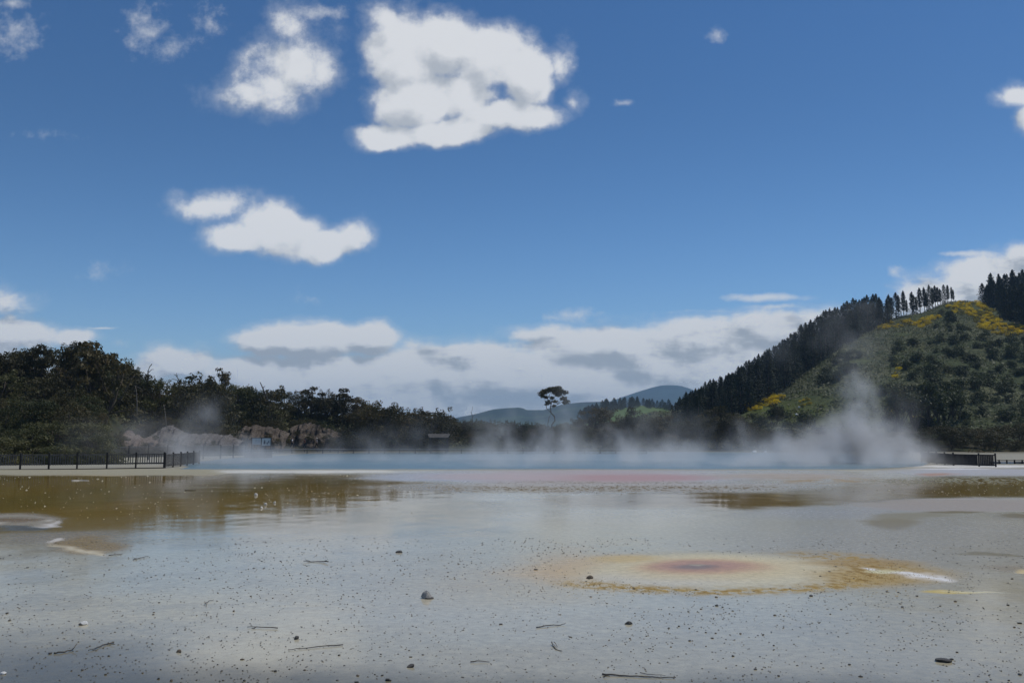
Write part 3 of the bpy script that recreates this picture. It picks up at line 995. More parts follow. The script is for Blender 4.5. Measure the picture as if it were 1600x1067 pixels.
# skyline of the scrub: (px, top py, depth, kind, width, label)
G_SCRUB = 'manuka trees of the scrub around the pool'
SKYLINE = [
    (-30, 548, 108, 's', 1.2, None), (8, 549, 108, 'd', 1.1, 'flat topped dark tree at the left edge of the skyline'),
    (38, 547, 112, 's', 1.1, None), (66, 543, 112, 'd', 1.15, 'broad dark crown rising second along the skyline from the left edge'),
    (92, 546, 116, 's', 1.0, None), (112, 536, 108, 'f', 1.0, 'feathery tree top standing left of a small sky gap on the scrub hill'),
    (146, 536, 106, 'f', 1.15, 'tallest umbrella crowned tree on the left scrub hill, with sky showing through'),
    (168, 549, 106, 'd', 1.1, 'dark layered crown stepping down right of the tallest scrub tree'),
    (190, 562, 104, 'd', 1.1, 'sloping dark crown with a side branch reaching out over the lower scrub'),
    (207, 577, 102, 'f', .9, 'small feathery crown at the foot of the tall left trees'),
    (228, 592, 128, 'g', 1.0, None), (250, 596, 128, 'g', 1.1, None), (270, 599, 132, 's', 1.0, None), (292, 600, 132, 'g', 1.0, None),
    (316, 589, 128, 's', 1.25, 'rounded dark dome of scrub just left of the small feathery tree'),
    (351, 576, 126, 'f', .75, 'small feathery tree standing clear of the scrub against the clouds'),
    (340, 600, 130, 's', 1.0, None), (374, 603, 132, 'g', 1.2, None), (395, 608, 136, 'g', 1.0, None),
    (422, 609, 140, 's', 1.1, None), (445, 612, 142, 's', 1.1, None), (466, 613, 140, 's', 1.0, None),
    (488, 605, 138, 'f', 1.1, 'scrub tree with a bare curling twig over its top'),
    (512, 613, 142, 's', 1.0, None), (538, 608, 140, 'f', 1.1, 'flat double crown standing over the brown bank'),
    (528, 620, 146, 's', 1.1, None), (556, 622, 146, 'd', 1.1, None), (578, 630, 150, 's', 1.0, None), (600, 635, 152, 's', 1.3, None),
    (618, 644, 154, 's', 1.0, None), (640, 642, 152, 's', 1.2, None), (660, 642, 156, 's', 1.0, None), (678, 640, 152, 's', 1.2, None),
    (697, 648, 156, 's', 1.0, None), (712, 655, 160, 'f', .8, None), (728, 658, 160, 's', 1.1, None), (748, 657, 160, 'g', 1.1, None), (768, 659, 160, 's', 1.1, None),
    (786, 660, 162, 'g', 1.1, None), (804, 659, 150, 's', .9, 'upright dark tree standing clear of the steam left of the lone umbrella tree'),
    (826, 661, 160, 'g', 1.0, None), (846, 662, 160, 's', 1.0, None),
    (880, 662, 162, 'g', 1.1, None), (902, 655, 162, 's', 1.0, None), (930, 634, 168, 'd', 1.2, 'tall brownish tree right of the lone umbrella tree'),
    (950, 640, 168, 's', 1.1, None), (962, 655, 160, 's', 1.1, None),
    (990, 638, 150, 'd', 1.0, 'tall layered tree in front of the pasture'), (975, 655, 152, 's', .9, None), (1012, 652, 150, 's', 1.1, None),
    (1035, 650, 152, 'd', 1.1, 'wide dark tree below the pasture slope'), (1058, 656, 156, 's', 1.0, None), (1080, 654, 156, 's', 1.1, None),
    (1102, 646, 152, 's', 1.0, None), (1118, 630, 152, 'd', 1.05, 'tall rounded dark tree at the foot of the pine slope'), (1140, 642, 150, 'd', 1.1, 'broad dark tree leaning towards the yellow gorse'),
    (1162, 650, 152, 's', 1.0, None), (1185, 668, 150, 's', 1.1, None), (1206, 682, 148, 's', 1.0, None), (1228, 684, 150, 's', 1.0, None)]
pick = {'s': SCRUB, 'g': SCRUB_G, 'f': FLAT, 'd': FLATD}
W_OF = {'s': .55, 'g': .55, 'f': .42, 'd': .55}
used = []
for i, (px, py, d, k, w, lab) in enumerate(SKYLINE):
    if 176 < px < 346: d = max(d, 124)
    if 346 <= px < 430: d = max(d, 147)
    if 430 <= px < 575: d = max(d, 163)
    X, _, Zt = at(px, py, d)
    zb = lz(X, d) - .15
    h = max(2.2, Zt - zb)
    v = random.choice(pick[k])
    wx = w * (1.0 if h < 7 else .82)
    wx *= .9
    tree('manuka_tree', v, (X, d, zb), h, lab or ('green tinged manuka tree along the top of the scrub' if k == 'g' else 'dark manuka tree along the top of the scrub'), 'tree', G_SCRUB, wx)
    used.append((X, d, h * .5 * wx))

# the body of the scrub in front of the skyline
rng_s = random.Random(5)
TOPF = ip([(s[0], s[1]) for s in sorted(SKYLINE)])
n_body = 0
for tries in range(6000):
    px = rng_s.uniform(-90, 1250)
    toe = float(LEFT.toe(px)); crest = float(LEFT.cd(px))
    t = rng_s.random() ** .9
    d = toe + 1.0 + (crest - toe - 1) * t
    if 172 < px < 350: d = max(d, 123)
    if 340 <= px < 452: d = max(d, 145)
    if 430 <= px < 550: d = max(d, 160)
    X = (px - 800) * CP / FPX * d
    zb = lz(X, d) - .1
    h = rng_s.uniform(2.6, 4.6) if px < 700 else rng_s.uniform(2.4, 3.8)
    if px < 220 and t > .3: h = rng_s.uniform(3.8, 6.2)
    qx, qy = pix(X, d, zb + h)
    lim = float(TOPF(px)) + 4
    if qy < lim: h = max(1.6, h - (lim - qy) / FPX * d)
    if zb + h < .8 or h < 1.6: continue
    r = h * .42
    if any((X - a) ** 2 + ((d - b) * .8) ** 2 < ((r + c) * .62) ** 2 for a, b, c in used): continue
    used.append((X, d, r))
    gr_ = rng_s.random() < (.42 if 0 <= px < 230 and t < .35 or 220 < px < 420 else .2)
    v = rng_s.choice(SCRUB_G if gr_ else (SCRUB if rng_s.random() < .75 else FLATD))
    if px < 180: lab = 'manuka tree in the dense scrub behind the long picket fence'
    elif px < 540: lab = 'manuka tree on the scrubby rise above the pale banks'
    elif px < 850: lab = 'manuka tree in the scrub behind the far boardwalk'
    else: lab = 'manuka tree in the scrub between the lone tree and the pine slope'
    if gr_: lab = 'greenish ' + lab
    else: lab = 'dark ' + lab
    tree('manuka_tree', v, (X, d, zb), h, lab, 'tree', G_SCRUB, rng_s.uniform(.95, 1.25))
    n_body += 1
    if n_body > 232: break

# front row of greener bushes behind the long fence
for k in range(26):
    px = -70 + k * 10.2 + rng_s.uniform(-3, 3); d = rng_s.uniform(79, 90)
    X = (px - 800) * CP / FPX * d; zb = lz(X, d) - .1
    if px > 172: d = 84; X = (px - 800) * CP / FPX * d
    h = rng_s.uniform(2.4, 3.6) * (1 if px < 165 else .62)
    tree('manuka_bush', rng_s.choice(SCRUB_G), (X, d, zb), h, 'olive green bush in the front row right behind the long picket fence', 'bush', 'green bushes behind the long picket fence', rng_s.uniform(1.2, 1.5))

# bushes that hang over the tops and close the ends of the bare banks
for (px, py, d, hpx) in ((196, 676, 115, 12), (213, 688, 115, 20), (222, 684, 117, 26), (236, 674, 118, 22), (262, 662, 119, 16), (284, 678, 118, 26), (276, 670, 119, 20), (300, 676, 120, 14), (318, 677, 121, 18), (340, 680, 121, 18), (352, 690, 122, 24), (184, 694, 111, 22), (176, 700, 108, 26),
                          (350, 684, 138, 18), (362, 671, 140, 16), (384, 664, 141, 14), (404, 664, 141, 13), (424, 667, 141, 17), (438, 686, 143, 24), (444, 692, 147, 20), (436, 672, 143, 20),
                          (458, 665, 154, 14), (472, 661, 155, 11), (488, 664, 155, 14), (503, 672, 152.5, 18), (516, 676, 153, 16), (531, 680, 154, 16), (543, 692, 151, 30), (552, 698, 148, 30),
                          (243, 682, 112.2, 8), (268, 690, 111.6, 9), (226, 697, 111, 12), (206, 698, 110.4, 9), (308, 694, 114, 8), (334, 692, 114.2, 9), (288, 700, 112, 11), (370, 686, 135.2, 8), (386, 676, 135.8, 9), (420, 680, 135.6, 9), (432, 692, 134.4, 12), (464, 676, 149.6, 8), (484, 682, 149.2, 9), (512, 686, 149, 12), (500, 694, 148.4, 9), (522, 694, 148.2, 14)):
    X, _, Z = at(px, py + 3, d); h = hpx / FPX * d
    tree('manuka_bush', rng_s.choice(SCRUB + SCRUB_G[:1]), (X, d, Z - .25), h, 'dark bush growing over the edge of the pale bare banks', 'bush', 'bushes over the edges of the banks', rng_s.uniform(1.1, 1.5))

# tangled undergrowth between the trunks, one mass nobody could count
nu = 34000
P = RNG.uniform(-120, 1260, nu); T = RNG.uniform(.02, 1.1, nu)
Y = LEFT.toe(P) + (LEFT.cd(P) - LEFT.toe(P)) * T
Y = np.where((P > 172) & (P < 350), np.maximum(Y, 119 + 8 * RNG.random(nu)), Y); Y = np.where((P >= 340) & (P < 455), np.maximum(Y, 142 + 6 * RNG.random(nu)), Y); Y = np.where((P >= 430) & (P < 552), np.maximum(Y, 156 + 6 * RNG.random(nu)), Y)
X = (P - 800) * CP / FPX * Y; Z = LEFT.z(X, Y)
hgt = .3 + 1.5 * sstep(.35, .65, fbm(X * .35, Y * .35, 91, 4))
cen = np.stack([X, Y, Z + RNG.random(nu) * hgt], 1)
v_, f_ = leaf_quads(RNG, cen, np.tile(np.array([0, -.3, .8]), (nu, 1)), .24, .6, .2, .9)
tag(add_obj('undergrowth', mesh_np('undergrowth', v_, f_, [M_MANUKA_G])), 'tangled olive undergrowth between the scrub trees', 'undergrowth', kind='stuff')

# low scrub on the right, in front of the hill
n_r = 0
TOPR = ip([(1180, 684), (1230, 690), (1300, 694), (1370, 690), (1400, 678), (1450, 668), (1490, 668), (1560, 664), (1620, 660), (1700, 655)])
used_r = []
for tries in range(3000):
    px = rng_s.uniform(1190, 1690); d = rng_s.uniform(108, 185)
    X = (px - 800) * CP / FPX * d
    zb = lz(X, d) - .1
    h = rng_s.uniform(2.2, 4.2)
    lim = float(TOPR(px)) + rng_s.uniform(-2, 5)
    qx, qy = pix(X, d, zb + h)
    if qy < lim: h -= (lim - qy) / FPX * d
    if h < 1.3: continue
    r = h * .5
    if any((X - a) ** 2 + ((d - b) * .7) ** 2 < ((r + c) * .66) ** 2 for a, b, c in used_r): continue
    used_r.append((X, d, r))
    gr_ = rng_s.random() < .2
    tree('manuka_bush', rng_s.choice(SCRUB_G if gr_ else SCRUB), (X, d, zb), h, ('greenish' if gr_ else 'dark brown') + ' manuka bush in the low thicket behind the right fence', 'bush', 'manuka bushes behind the right fence', rng_s.uniform(1.1, 1.5))
    n_r += 1
    if n_r > 85: break

# the lone umbrella tree with its double trunk
lt_d = 152
LX, _, LZt = at(864, 604, lt_d); _, _, LZb = at(862, 692, lt_d)
rngL = np.random.default_rng(5)
ppm = FPX / lt_d
lone = empty('umbrella_tree', (LX, lt_d, LZb)); tag(lone, 'lone umbrella shaped tree with a thin crooked trunk standing clear of the scrub', 'tree')


def lp(px, py, dy=0.0):
    x, y, z = at(px, py, lt_d)
    return (x - LX, dy, z - LZb)


mbt = MB()
mbt.tube([lp(862, 694), lp(862, 664), lp(867, 657), lp(866, 650), lp(861, 645), lp(860, 636), lp(862, 628), lp(868, 618)], [.13, .12, .11, .11, .10, .09, .07, .04], 7)
mbt.tube([lp(856, 694), lp(856, 662), lp(858, 652), lp(861, 646)], [.07, .06, .06, .05], 6)
for a, b, c in (((861, 645), (854, 638), (850, 622)), ((860, 636), (870, 632), (880, 622)), ((862, 630), (856, 624), (848, 616)), ((862, 628), (858, 618), (862, 610)), ((870, 632), (878, 628), (884, 628)), ((854, 638), (853, 630), (858, 627)), ((868, 618), (874, 612), (878, 612))):
    mbt.tube([lp(*a, 0), lp(*b, rngL.normal() * .4), lp(*c, rngL.normal() * .9)], [.06, .045, .02], 5)
mbt.build('trunk', M_BARK, lone, True)
cl = []
for (px, py, rx, ry) in ((846, 615, 5, 3), (852, 612, 6, 3.4), (858, 609, 5.5, 3), (864, 607.5, 6, 3.2), (870, 608, 6, 3), (878, 611, 6, 3), (883, 614, 4, 2.5), (866, 614, 5, 2.6), (873, 617, 6, 2.6),
                         (880, 622, 5, 2.6), (885, 627, 4, 3), (882, 630, 3, 2.2), (854, 621, 4, 2), (857, 628, 4, 2.4), (863, 621, 3.4, 2), (869, 627, 4, 2), (855, 631, 3, 1.5), (866, 633, 3, 1.5), (848, 619, 4, 1.8)):
    x, _, z = lp(px, py)
    for q in range(2):
        cl.append((x + rngL.normal() * .12, rngL.normal() * 1.1, z + rngL.normal() * .1, rx / ppm * 1.15, rx / ppm, ry / ppm * 1.3))
v_, f_ = clump_leaves(rngL, cl, 4600, .12, shell=.3)
add_obj('crown', mesh_np('lone_crown', v_, f_, [M_MANUKA]), lone)

# dead snags
def snag(label, d, strokes, rad=.07, mat=None):
    bx, _, bz = at(strokes[0][0][0], strokes[0][0][1], d)
    o = None; mb = MB()
    for s, st in enumerate(strokes):
        pts = []
        for k, (px, py) in enumerate(st):
            x, y, z = at(px, py, d)
            pts.append((x - bx, (k * .08) * (1 if s % 2 else -1), z - bz))
        rr = rad * (1 if s == 0 else .6)
        mb.tube(pts, [rr * (1 - .55 * k / max(1, len(pts) - 1)) for k in range(len(pts))], 6)
    o = mb.build('dead_tree', mat or M_DEAD, None, True, (bx, d, bz))
    tag(o, label, 'dead tree')


M_SNAG = simple_mat('weathered_snag', (.09, .078, .066), .9, .4, 6, .1)
snag('bare grey snag forking over the scrub right of the tall left trees', 126, [[(230, 606), (231, 590), (232, 580), (235, 573), (239, 569)], [(232, 582), (237, 577), (240, 577)], [(231, 588), (227, 584)]], .10, M_SNAG)
snag('short broken snag with thin crooked twigs on the scrub skyline', 128, [[(281, 606), (280, 594), (276, 587), (273, 585)], [(280, 595), (270, 592), (264, 594)], [(277, 588), (276, 583)]], .08, M_SNAG)
snag('single slanting dead stem above the scrub over the notice board', 138, [[(418, 624), (414, 614), (410, 604), (407, 597)], [(411, 606), (414, 603)]], .13, M_SNAG)
snag('thin leafless sapling standing against the far blue ridge', 150, [[(738, 668), (738, 652), (737, 644), (739, 635)], [(738, 648), (734, 643)], [(738, 652), (743, 646)]], .05, M_SNAG)
snag('pale straight dead trunk with a broken slanting top in the left scrub', 99, [[(214, 648), (214.5, 630), (214, 612), (213, 603)], [(213, 604), (218, 606), (222, 609)], [(213, 616), (216, 615)]], .06)
snag('pale dead trunk with a drooping broken branch above the grey mound', 108, [[(260, 668), (259, 650), (258, 640), (257, 632)], [(258, 633), (254, 636), (251, 638)]], .055)

# ------------------------------------------------------------------ the pine slope
LOWB = ip([(1045, 668), (1080, 670), (1120, 662), (1160, 646), (1200, 628), (1250, 590), (1300, 553), (1350, 522), (1390, 505)])
PTOP = ip([(1030, 645), (1046, 640), (1060, 626), (1080, 610), (1120, 592), (1150, 579), (1200, 549), (1250, 515), (1300, 485), (1340, 468), (1384, 461)])
G_PINE = 'pines of the plantation climbing the hill edge'
placed = []
rp = random.Random(3)


def rz_(x, y):
    return float(RIGHT.z(np.array([x]), np.array([y]))[0])


for tries in range(5000):
    px = rp.uniform(1030, 1390)
    if px < 1045 and rp.random() < .4: continue
    cyy = float(RIGHT.cy(px)); lb = float(LOWB(px))
    py = cyy + (lb - cyy) * rp.random() ** .9 + 1.0
    hpt = RIGHT.hit(px, py)
    if not hpt: continue
    x, y, z = hpt
    if any((x - a) ** 2 + ((y - b) * .8) ** 2 < 3.0 ** 2 for a, b in placed): continue
    placed.append((x, y))
    front = py > lb - 12
    hh = min(rp.uniform(9.0, 13.5), (pix(x, y, z)[1] - float(PTOP(px)) - rp.uniform(1, 6)) / FPX * y)
    if hh < 3.5: continue
    tree('pine_tree', rp.choice(PINE), (x, y, z - .3), hh, 'dark conical pine at the lower edge of the plantation on the hill' if front else 'dark conical pine inside the dense plantation climbing the hill', 'pine tree', G_PINE, rp.uniform(1.0, 1.3))
    if len(placed) >= 205: break
# the ridge line itself always carries trees
for k in range(72):
    px = 1046 + k * 4.75 + rp.uniform(-1.5, 1.5)
    d = float(RIGHT.cd(px)); X = (px - 800) * CP / FPX * d
    tree('pine_tree', rp.choice(PINE), (X, d, rz_(X, d) - .3), max(4.0, (pix(X, d, rz_(X, d))[1] - float(PTOP(px)) + rp.uniform(-3, 4)) / FPX * d), 'dark conical pine on the skyline edge of the hill plantation', 'pine tree', G_PINE, rp.uniform(1.0, 1.3))

# row of tall bare stemmed pines on the crest
CREST = [(1388, 461, 500), (1392, 465, 500), (1399, 458, 499), (1403, 462, 498), (1410.5, 455, 497), (1416, 469, 498), (1424, 457, 496), (1427, 462, 496), (1431, 464, 495), (1436, 451, 494), (1443, 450, 493),
         (1447, 458, 493), (1451, 446, 491), (1456, 450, 491), (1460, 447, 490), (1464, 449, 488), (1468, 452, 488), (1474, 445, 485), (1480, 446, 482), (1486, 449, 480), (1489, 453, 478)]
for i, (px, yt, yb) in enumerate(CREST):
    d = float(RIGHT.cd(px)) + rp.uniform(-3, 5)
    X, _, Zt = at(px, yt, d); zb = rz_(X, d) - .4
    lab = 'tall slim pine with a bare lower stem in the open row along the hilltop'
    if i == 4: lab = 'slender pine standing apart in the widest gap of the hilltop row'
    if i == len(CREST) - 1: lab = 'last pine at the gorse end of the hilltop row'
    tree('pine_tree', rp.choice(PINE_BARE if i % 5 != 2 else PINE), (X, d, zb), Zt - zb, lab, 'pine tree', 'pines in the open row on the hilltop', rp.uniform(.95, 1.3))

# big dark stand at the right end of the crest
for k in range(44):
    px = 1538 + (k % 15) * 10.5 + rp.uniform(-4, 4)
    row = k // 15
    d = float(RIGHT.cd(px)) + 6 - row * 13 + rp.uniform(-3, 3)
    yt = np.interp(px, [1530, 1545, 1570, 1600, 1700], [437, 428, 425, 424, 420]) + rp.uniform(-3, 5) + row * rp.uniform(3, 10)
    if k % 15 == 0: yt += 4
    X, _, Zt = at(px, yt, d); zb = rz_(X, d) - .4
    tree('pine_tree', rp.choice(PINE_BIG), (X, d, zb), Zt - zb, 'spreading dark pine at the left edge of the tall stand on the crest' if k == 0 else 'big dark pine in the tall stand at the right end of the crest', 'pine tree', 'big pines at the right end of the crest', 1.25 if k % 15 == 0 else rp.uniform(.85, 1.1))

for k in range(22):
    px = 1556 + k * 6.2 + rp.uniform(-3, 3)
    yb_ = np.interp(px, [1556, 1575, 1600, 1700], [488, 505, 512, 515]) - rp.uniform(0, 12)
    h_ = RIGHT.hit(px, yb_)
    if not h_: continue
    tree('pine_tree', rp.choice(PINE_BIG), (h_[0], h_[1], h_[2] - .4), rp.uniform(11, 16), 'big dark pine on the near edge of the tall stand beside the gorse', 'pine tree', 'big pines at the right end of the crest', rp.uniform(1.0, 1.2))

# trees with clear stems low on the hill
for (px, yt, yb, dd_) in ((1407, 600, 672, 204), (1428, 604, 676, 204), (1450, 600, 674, 210), (1462, 606, 672, 214), (1476, 598, 668, 220), (1398, 612, 670, 210), (1492, 603, 668, 220)):
    X, _, Zt = at(px, yt, dd_); _, _, zb = at(px, yb + 10, dd_)
    tree('stemmed_tree', rp.choice(POLE), (X, dd_, zb), Zt - zb, 'tall thin stemmed tree in the group at the foot of the hill behind the plume', 'tree', 'stemmed trees at the foot of the hill', 1.05)

# far plantation in front of the mountain
G_FARP = 'pines of the far plantation'
for k in range(70):
    px = rp.uniform(905, 1052); d = 900 + rp.uniform(-60, 30)
    yt = np.interp(px, [905, 930, 955, 980, 1000, 1020, 1045, 1052], [640, 628, 622, 620.5, 620.5, 622, 625, 632]) + rp.uniform(0, 4) + (900 - d) * .06
    X, _, Zt = at(px, yt, d); zb = float(FIELD.z(np.array([X]), np.array([d]))[0]) - 1
    tree('pine_tree', rp.choice(PINE), (X, d, zb), max(6, Zt - zb), 'dark pine in the far plantation above the pasture', 'pine tree', G_FARP, 1.6)

# ------------------------------------------------------------------ shrubs, gorse and bracken on the hill
def blob_bush(seed, n=22, leaves=900, size=.06, w=.6, up=.5):
    rng = np.random.default_rng(seed); cl = []
    for k in range(n):
        a = rng.uniform(0, 6.28); h = rng.uniform(.08, .8); rr = w * math.sqrt(max(.05, 1 - h * h)) * rng.uniform(.2, 1)
        s = rng.uniform(.16, .3); cl.append((math.cos(a) * rr, math.sin(a) * rr, h, s, s, s * .8))
    v, f = clump_leaves(rng, cl, leaves, size, up=up)
    mb = MB()
    for k in range(5):
        a = rng.uniform(0, 6.28); mb.tube([(0, 0, 0), (math.cos(a) * .2, math.sin(a) * .2, .35), (math.cos(a) * .4, math.sin(a) * .4, .6)], [.03, .02, .01], 4)
    vv = np.concatenate([v, np.array(mb.v)]); 
    fs = [tuple(q) for q in f] + [tuple(i + len(v) for i in q) for q in mb.f]
    return vv, fs, [0] * len(f) + [1] * len(mb.f)


def bush_meshes(seeds, leafm, nm, **kw):
    out = []
    for s in seeds:
        v, f, mi = blob_bush(s, **kw)
        out.append(mesh_np(nm, v, f, [leafm, M_BARK], False, mi))
    return out


HB = bush_meshes(range(81, 86), M_SHRUB, 'hill_shrub')
GB = bush_meshes(range(91, 95), M_GORSE, 'gorse_bush', leaves=1100, size=.05, w=.8)


def on_hill(px, py):
    return RIGHT.hit(px, py)


def inside(poly, px, py):
    c = False; j = len(poly) - 1
    for i in range(len(poly)):
        if (poly[i][1] > py) != (poly[j][1] > py) and px < (poly[j][0] - poly[i][0]) * (py - poly[i][1]) / (poly[j][1] - poly[i][1]) + poly[i][0]: c = not c
        j = i
    return c


SH_AREAS = [([(1380, 545), (1440, 535), (1480, 490), (1510, 500), (1530, 540), (1600, 545), (1640, 600), (1600, 660), (1480, 600), (1400, 600)], 64),
            ([(1270, 545), (1330, 540), (1350, 560), (1300, 575)], 9), ([(1250, 600), (1320, 560), (1345, 570), (1300, 605)], 8),
            ([(1380, 600), (1600, 600), (1650, 690), (1390, 690)], 30), ([(1470, 488), (1490, 482), (1500, 520), (1460, 530)], 8),
            ([(1170, 655), (1260, 650), (1300, 690), (1180, 690)], 14), ([(1505, 520), (1640, 535), (1640, 570), (1510, 560)], 16)]
LAB_SH = ['dark shrub on the shadowy right half of the bracken hill', 'dark shrub in the small clump below the gorse strip', 'dark shrub in the short diagonal line across the open slope',
          'dark shrub around the stemmed trees at the hill foot', 'dark shrub at the gully head beside the bright gorse', 'dark shrub on the yellow green slope beside the pine band', 'dark shrub just below the big gorse patch']
hs = []
for (poly, cnt), lab in zip(SH_AREAS, LAB_SH):
    k = 0
    for tries in range(cnt * 30):
        px = rp.uniform(min(q[0] for q in poly), max(q[0] for q in poly)); py = rp.uniform(min(q[1] for q in poly), max(q[1] for q in poly))
        if not inside(poly, px, py): continue
        h = on_hill(px, py)
        if not h: continue
        if any((h[0] - a) ** 2 + ((h[1] - b) * .6) ** 2 < 2.6 ** 2 for a, b in hs): continue
        hs.append((h[0], h[1]))
        s = rp.uniform(1.7, 4.2)
        o = add_obj('hill_shrub', rp.choice(HB), None, (h[0], h[1], h[2] - .3), rp.uniform(0, 6.28), (s * 1.1, s * 1.1, s * rp.uniform(.8, 1.2)))
        tag(o, lab, 'shrub', 'dark shrubs on the bracken hill')
        k += 1
        if k >= cnt: break
h = on_hill(1213, 664)
if h: tree('round_tree', SCRUB[0], (h[0], h[1], h[2] - .3), 5.2, 'single round dark tree standing alone on the yellow green slope', 'tree', None, .8)

G_AREAS = [([(1352, 510), (1400, 503), (1450, 500), (1466, 494), (1470, 500), (1440, 512), (1405, 512), (1365, 518)], 46, 'yellow flowering gorse bush in the long strip below the hilltop pine row'),
           ([(1482, 480), (1500, 473), (1528, 473), (1545, 482), (1560, 500), (1578, 512), (1600, 515), (1640, 520), (1640, 530), (1600, 526), (1560, 526), (1530, 515), (1520, 495), (1490, 492)], 115, 'yellow flowering gorse bush in the big bright patch on the crest'),
           ([(1165, 636), (1185, 622), (1222, 620), (1218, 632), (1190, 640), (1170, 646)], 24, 'yellow flowering gorse bush in the low patch beside the pine band'),
           ([(1248, 626), (1266, 624), (1264, 636), (1250, 636)], 4, 'yellow flowering gorse bush in the tiny patch on the open slope'),
           ([(1396, 570), (1404, 570), (1406, 592), (1398, 592)], 5, 'yellow flowering gorse bush in the upright tuft mid hill'),
           ([(1430, 655), (1458, 655), (1455, 668), (1432, 668)], 6, 'yellow green gorse bush behind the stemmed trees'),
           ([(1380, 648), (1396, 646), (1394, 656), (1384, 658)], 4, 'yellow gorse bush at the right foot of the plume')]
for poly, cnt, lab in G_AREAS:
    k = 0; pl = []
    for tries in range(cnt * 40):
        px = rp.uniform(min(q[0] for q in poly), max(q[0] for q in poly)); py = rp.uniform(min(q[1] for q in poly), max(q[1] for q in poly))
        if not inside(poly, px, py): continue
        h = on_hill(px, py)
        if not h: continue
        if any((h[0] - a) ** 2 + ((h[1] - b) * .5) ** 2 < 1.25 ** 2 for a, b in pl): continue
        pl.append((h[0], h[1])); s = rp.uniform(1.1, 2.2) if cnt > 10 else rp.uniform(.8, 1.5)
        o = add_obj('gorse_bush', rp.choice(GB), None, (h[0], h[1], h[2] - .2), rp.uniform(0, 6.28), (s * 1.2, s * 1.2, s * .9))
        tag(o, lab, 'gorse', 'gorse bushes on the hill')
        k += 1
        if k >= cnt: break

# bracken and grass over the whole slope: one mass nobody could count
nb_ = 80000
P = RNG.uniform(1000, 1720, nb_); T = RNG.uniform(-.02, 1.03, nb_) ** .85
T = np.nan_to_num(T, nan=0.0)
Y = RIGHT.toe(P) + (RIGHT.cd(P) - RIGHT.toe(P)) * T; X = (P - 800) * CP / FPX * Y
keep = fbm(X * .07, Y * .07, 44, 4) > .36
X, Y = X[keep], Y[keep]
Z = RIGHT.z(X, Y)
cen = np.stack([X, Y, Z + RNG.uniform(.0, .75, len(X))], 1)
cen = cen + RNG.normal(size=cen.shape) * np.array([.3, .3, .05])
nn = np.tile(np.array([0, -.25, 1.0]), (len(cen), 1))
v_, f_ = leaf_quads(RNG, cen, nn, .36, .6, .3, .5)
o = add_obj('bracken', mesh_np('bracken', v_, f_, [M_FERN]))
tag(o, 'grey green bracken and grass covering the steep hillside', 'bracken', kind='stuff')
# ------------------------------------------------------------------ fences, decks, signs
M_TIMBER = simple_mat('weathered_grey_timber', (.125, .118, .108), .85, .45, 3.5, .15)
M_TIMBER_D = simple_mat('dark_stained_timber', (.035, .032, .031), .85, .4, 3.5, .15)
M_RAIL = simple_mat('pale_worn_rail', (.24, .23, .21), .8, .3, 3, .2)
M_BOARD = simple_mat('pale_notice_panel', (.74, .70, .63), .5, .12, 4, .3)
M_FRAME = simple_mat('black_sign_frame', (.022, .022, .024), .6, .3, 4, .3)
M_INK = simple_mat('dark_printed_picture', (.10, .10, .11), .6, .3, 20, .2)
M_INK2 = simple_mat('grey_printed_picture', (.40, .43, .46), .6, .2, 20, .2)
M_SHINGLE = simple_mat('weathered_roof_shingle', (.085, .08, .074), .9, .45, 2.5, .1)


def fence(label, pts, h, bay=2.2, picket=.075, gap=.075, mat=M_TIMBER, postm=M_TIMBER_D, railm=None, bottom=.2, z0=0.0, solid=False, board=False, group='fences around the spring'):
    """Picket fence along ground points: each post, each rail and each bay of pickets is a part."""
    o = empty('picket_fence', (pts[0][0], pts[0][1], z0)); tag(o, label, 'fence', group)
    ox, oy = pts[0][0], pts[0][1]
    rails = {'t': MB(), 'b': MB()}
    for s in range(len(pts) - 1):
        ax, ay = pts[s][0] - ox, pts[s][1] - oy; bx, by = pts[s + 1][0] - ox, pts[s + 1][1] - oy
        L = math.hypot(bx - ax, by - ay); rz = math.atan2(by - ay, bx - ax)
        nb = max(1, round(L / bay)); ux, uy = (bx - ax) / L, (by - ay) / L
        for k in range(nb + (1 if s == len(pts) - 2 else 0)):
            t = L * k / nb
            p = MB(); p.box((ax + ux * t, ay + uy * t, (h + .10) / 2 - .15), (.12, .12, h + .10 + .3), rz, .012)
            p.build('post', postm, o)
        for k in range(nb):
            t0, t1 = L * k / nb, L * (k + 1) / nb
            p = MB(); n = int((t1 - t0 - .12) / (picket + gap))
            for i in range(n):
                t = t0 + .10 + (picket + gap) * i + picket / 2
                hh = h - .03 + random.uniform(-.012, .012)
                p.box((ax + ux * t - uy * -.035, ay + uy * t - ux * .035, bottom + (hh - bottom) / 2), (picket, .022, hh - bottom), rz + random.uniform(-.02, .02))
            p.build('picket_panel', mat, o)
        for key, zz, sz in (('t', h - .06, (.05, .09)), ('b', bottom + .08, (.05, .10))):
            rails[key].box(((ax + bx) / 2 + uy * .0, (ay + by) / 2, zz), (L, .045, sz[1]), rz, .006)
        if board:
            rails['b'].box(((ax + bx) / 2, (ay + by) / 2, .045), (L, .05, .07), rz, .006)
    rails['t'].build('rail', railm or mat, o); rails['b'].build('rail', postm, o)
    return o


def gxy(px, py, z=0.0):
    a = gnd(px, py, z); return (a[0], a[1])


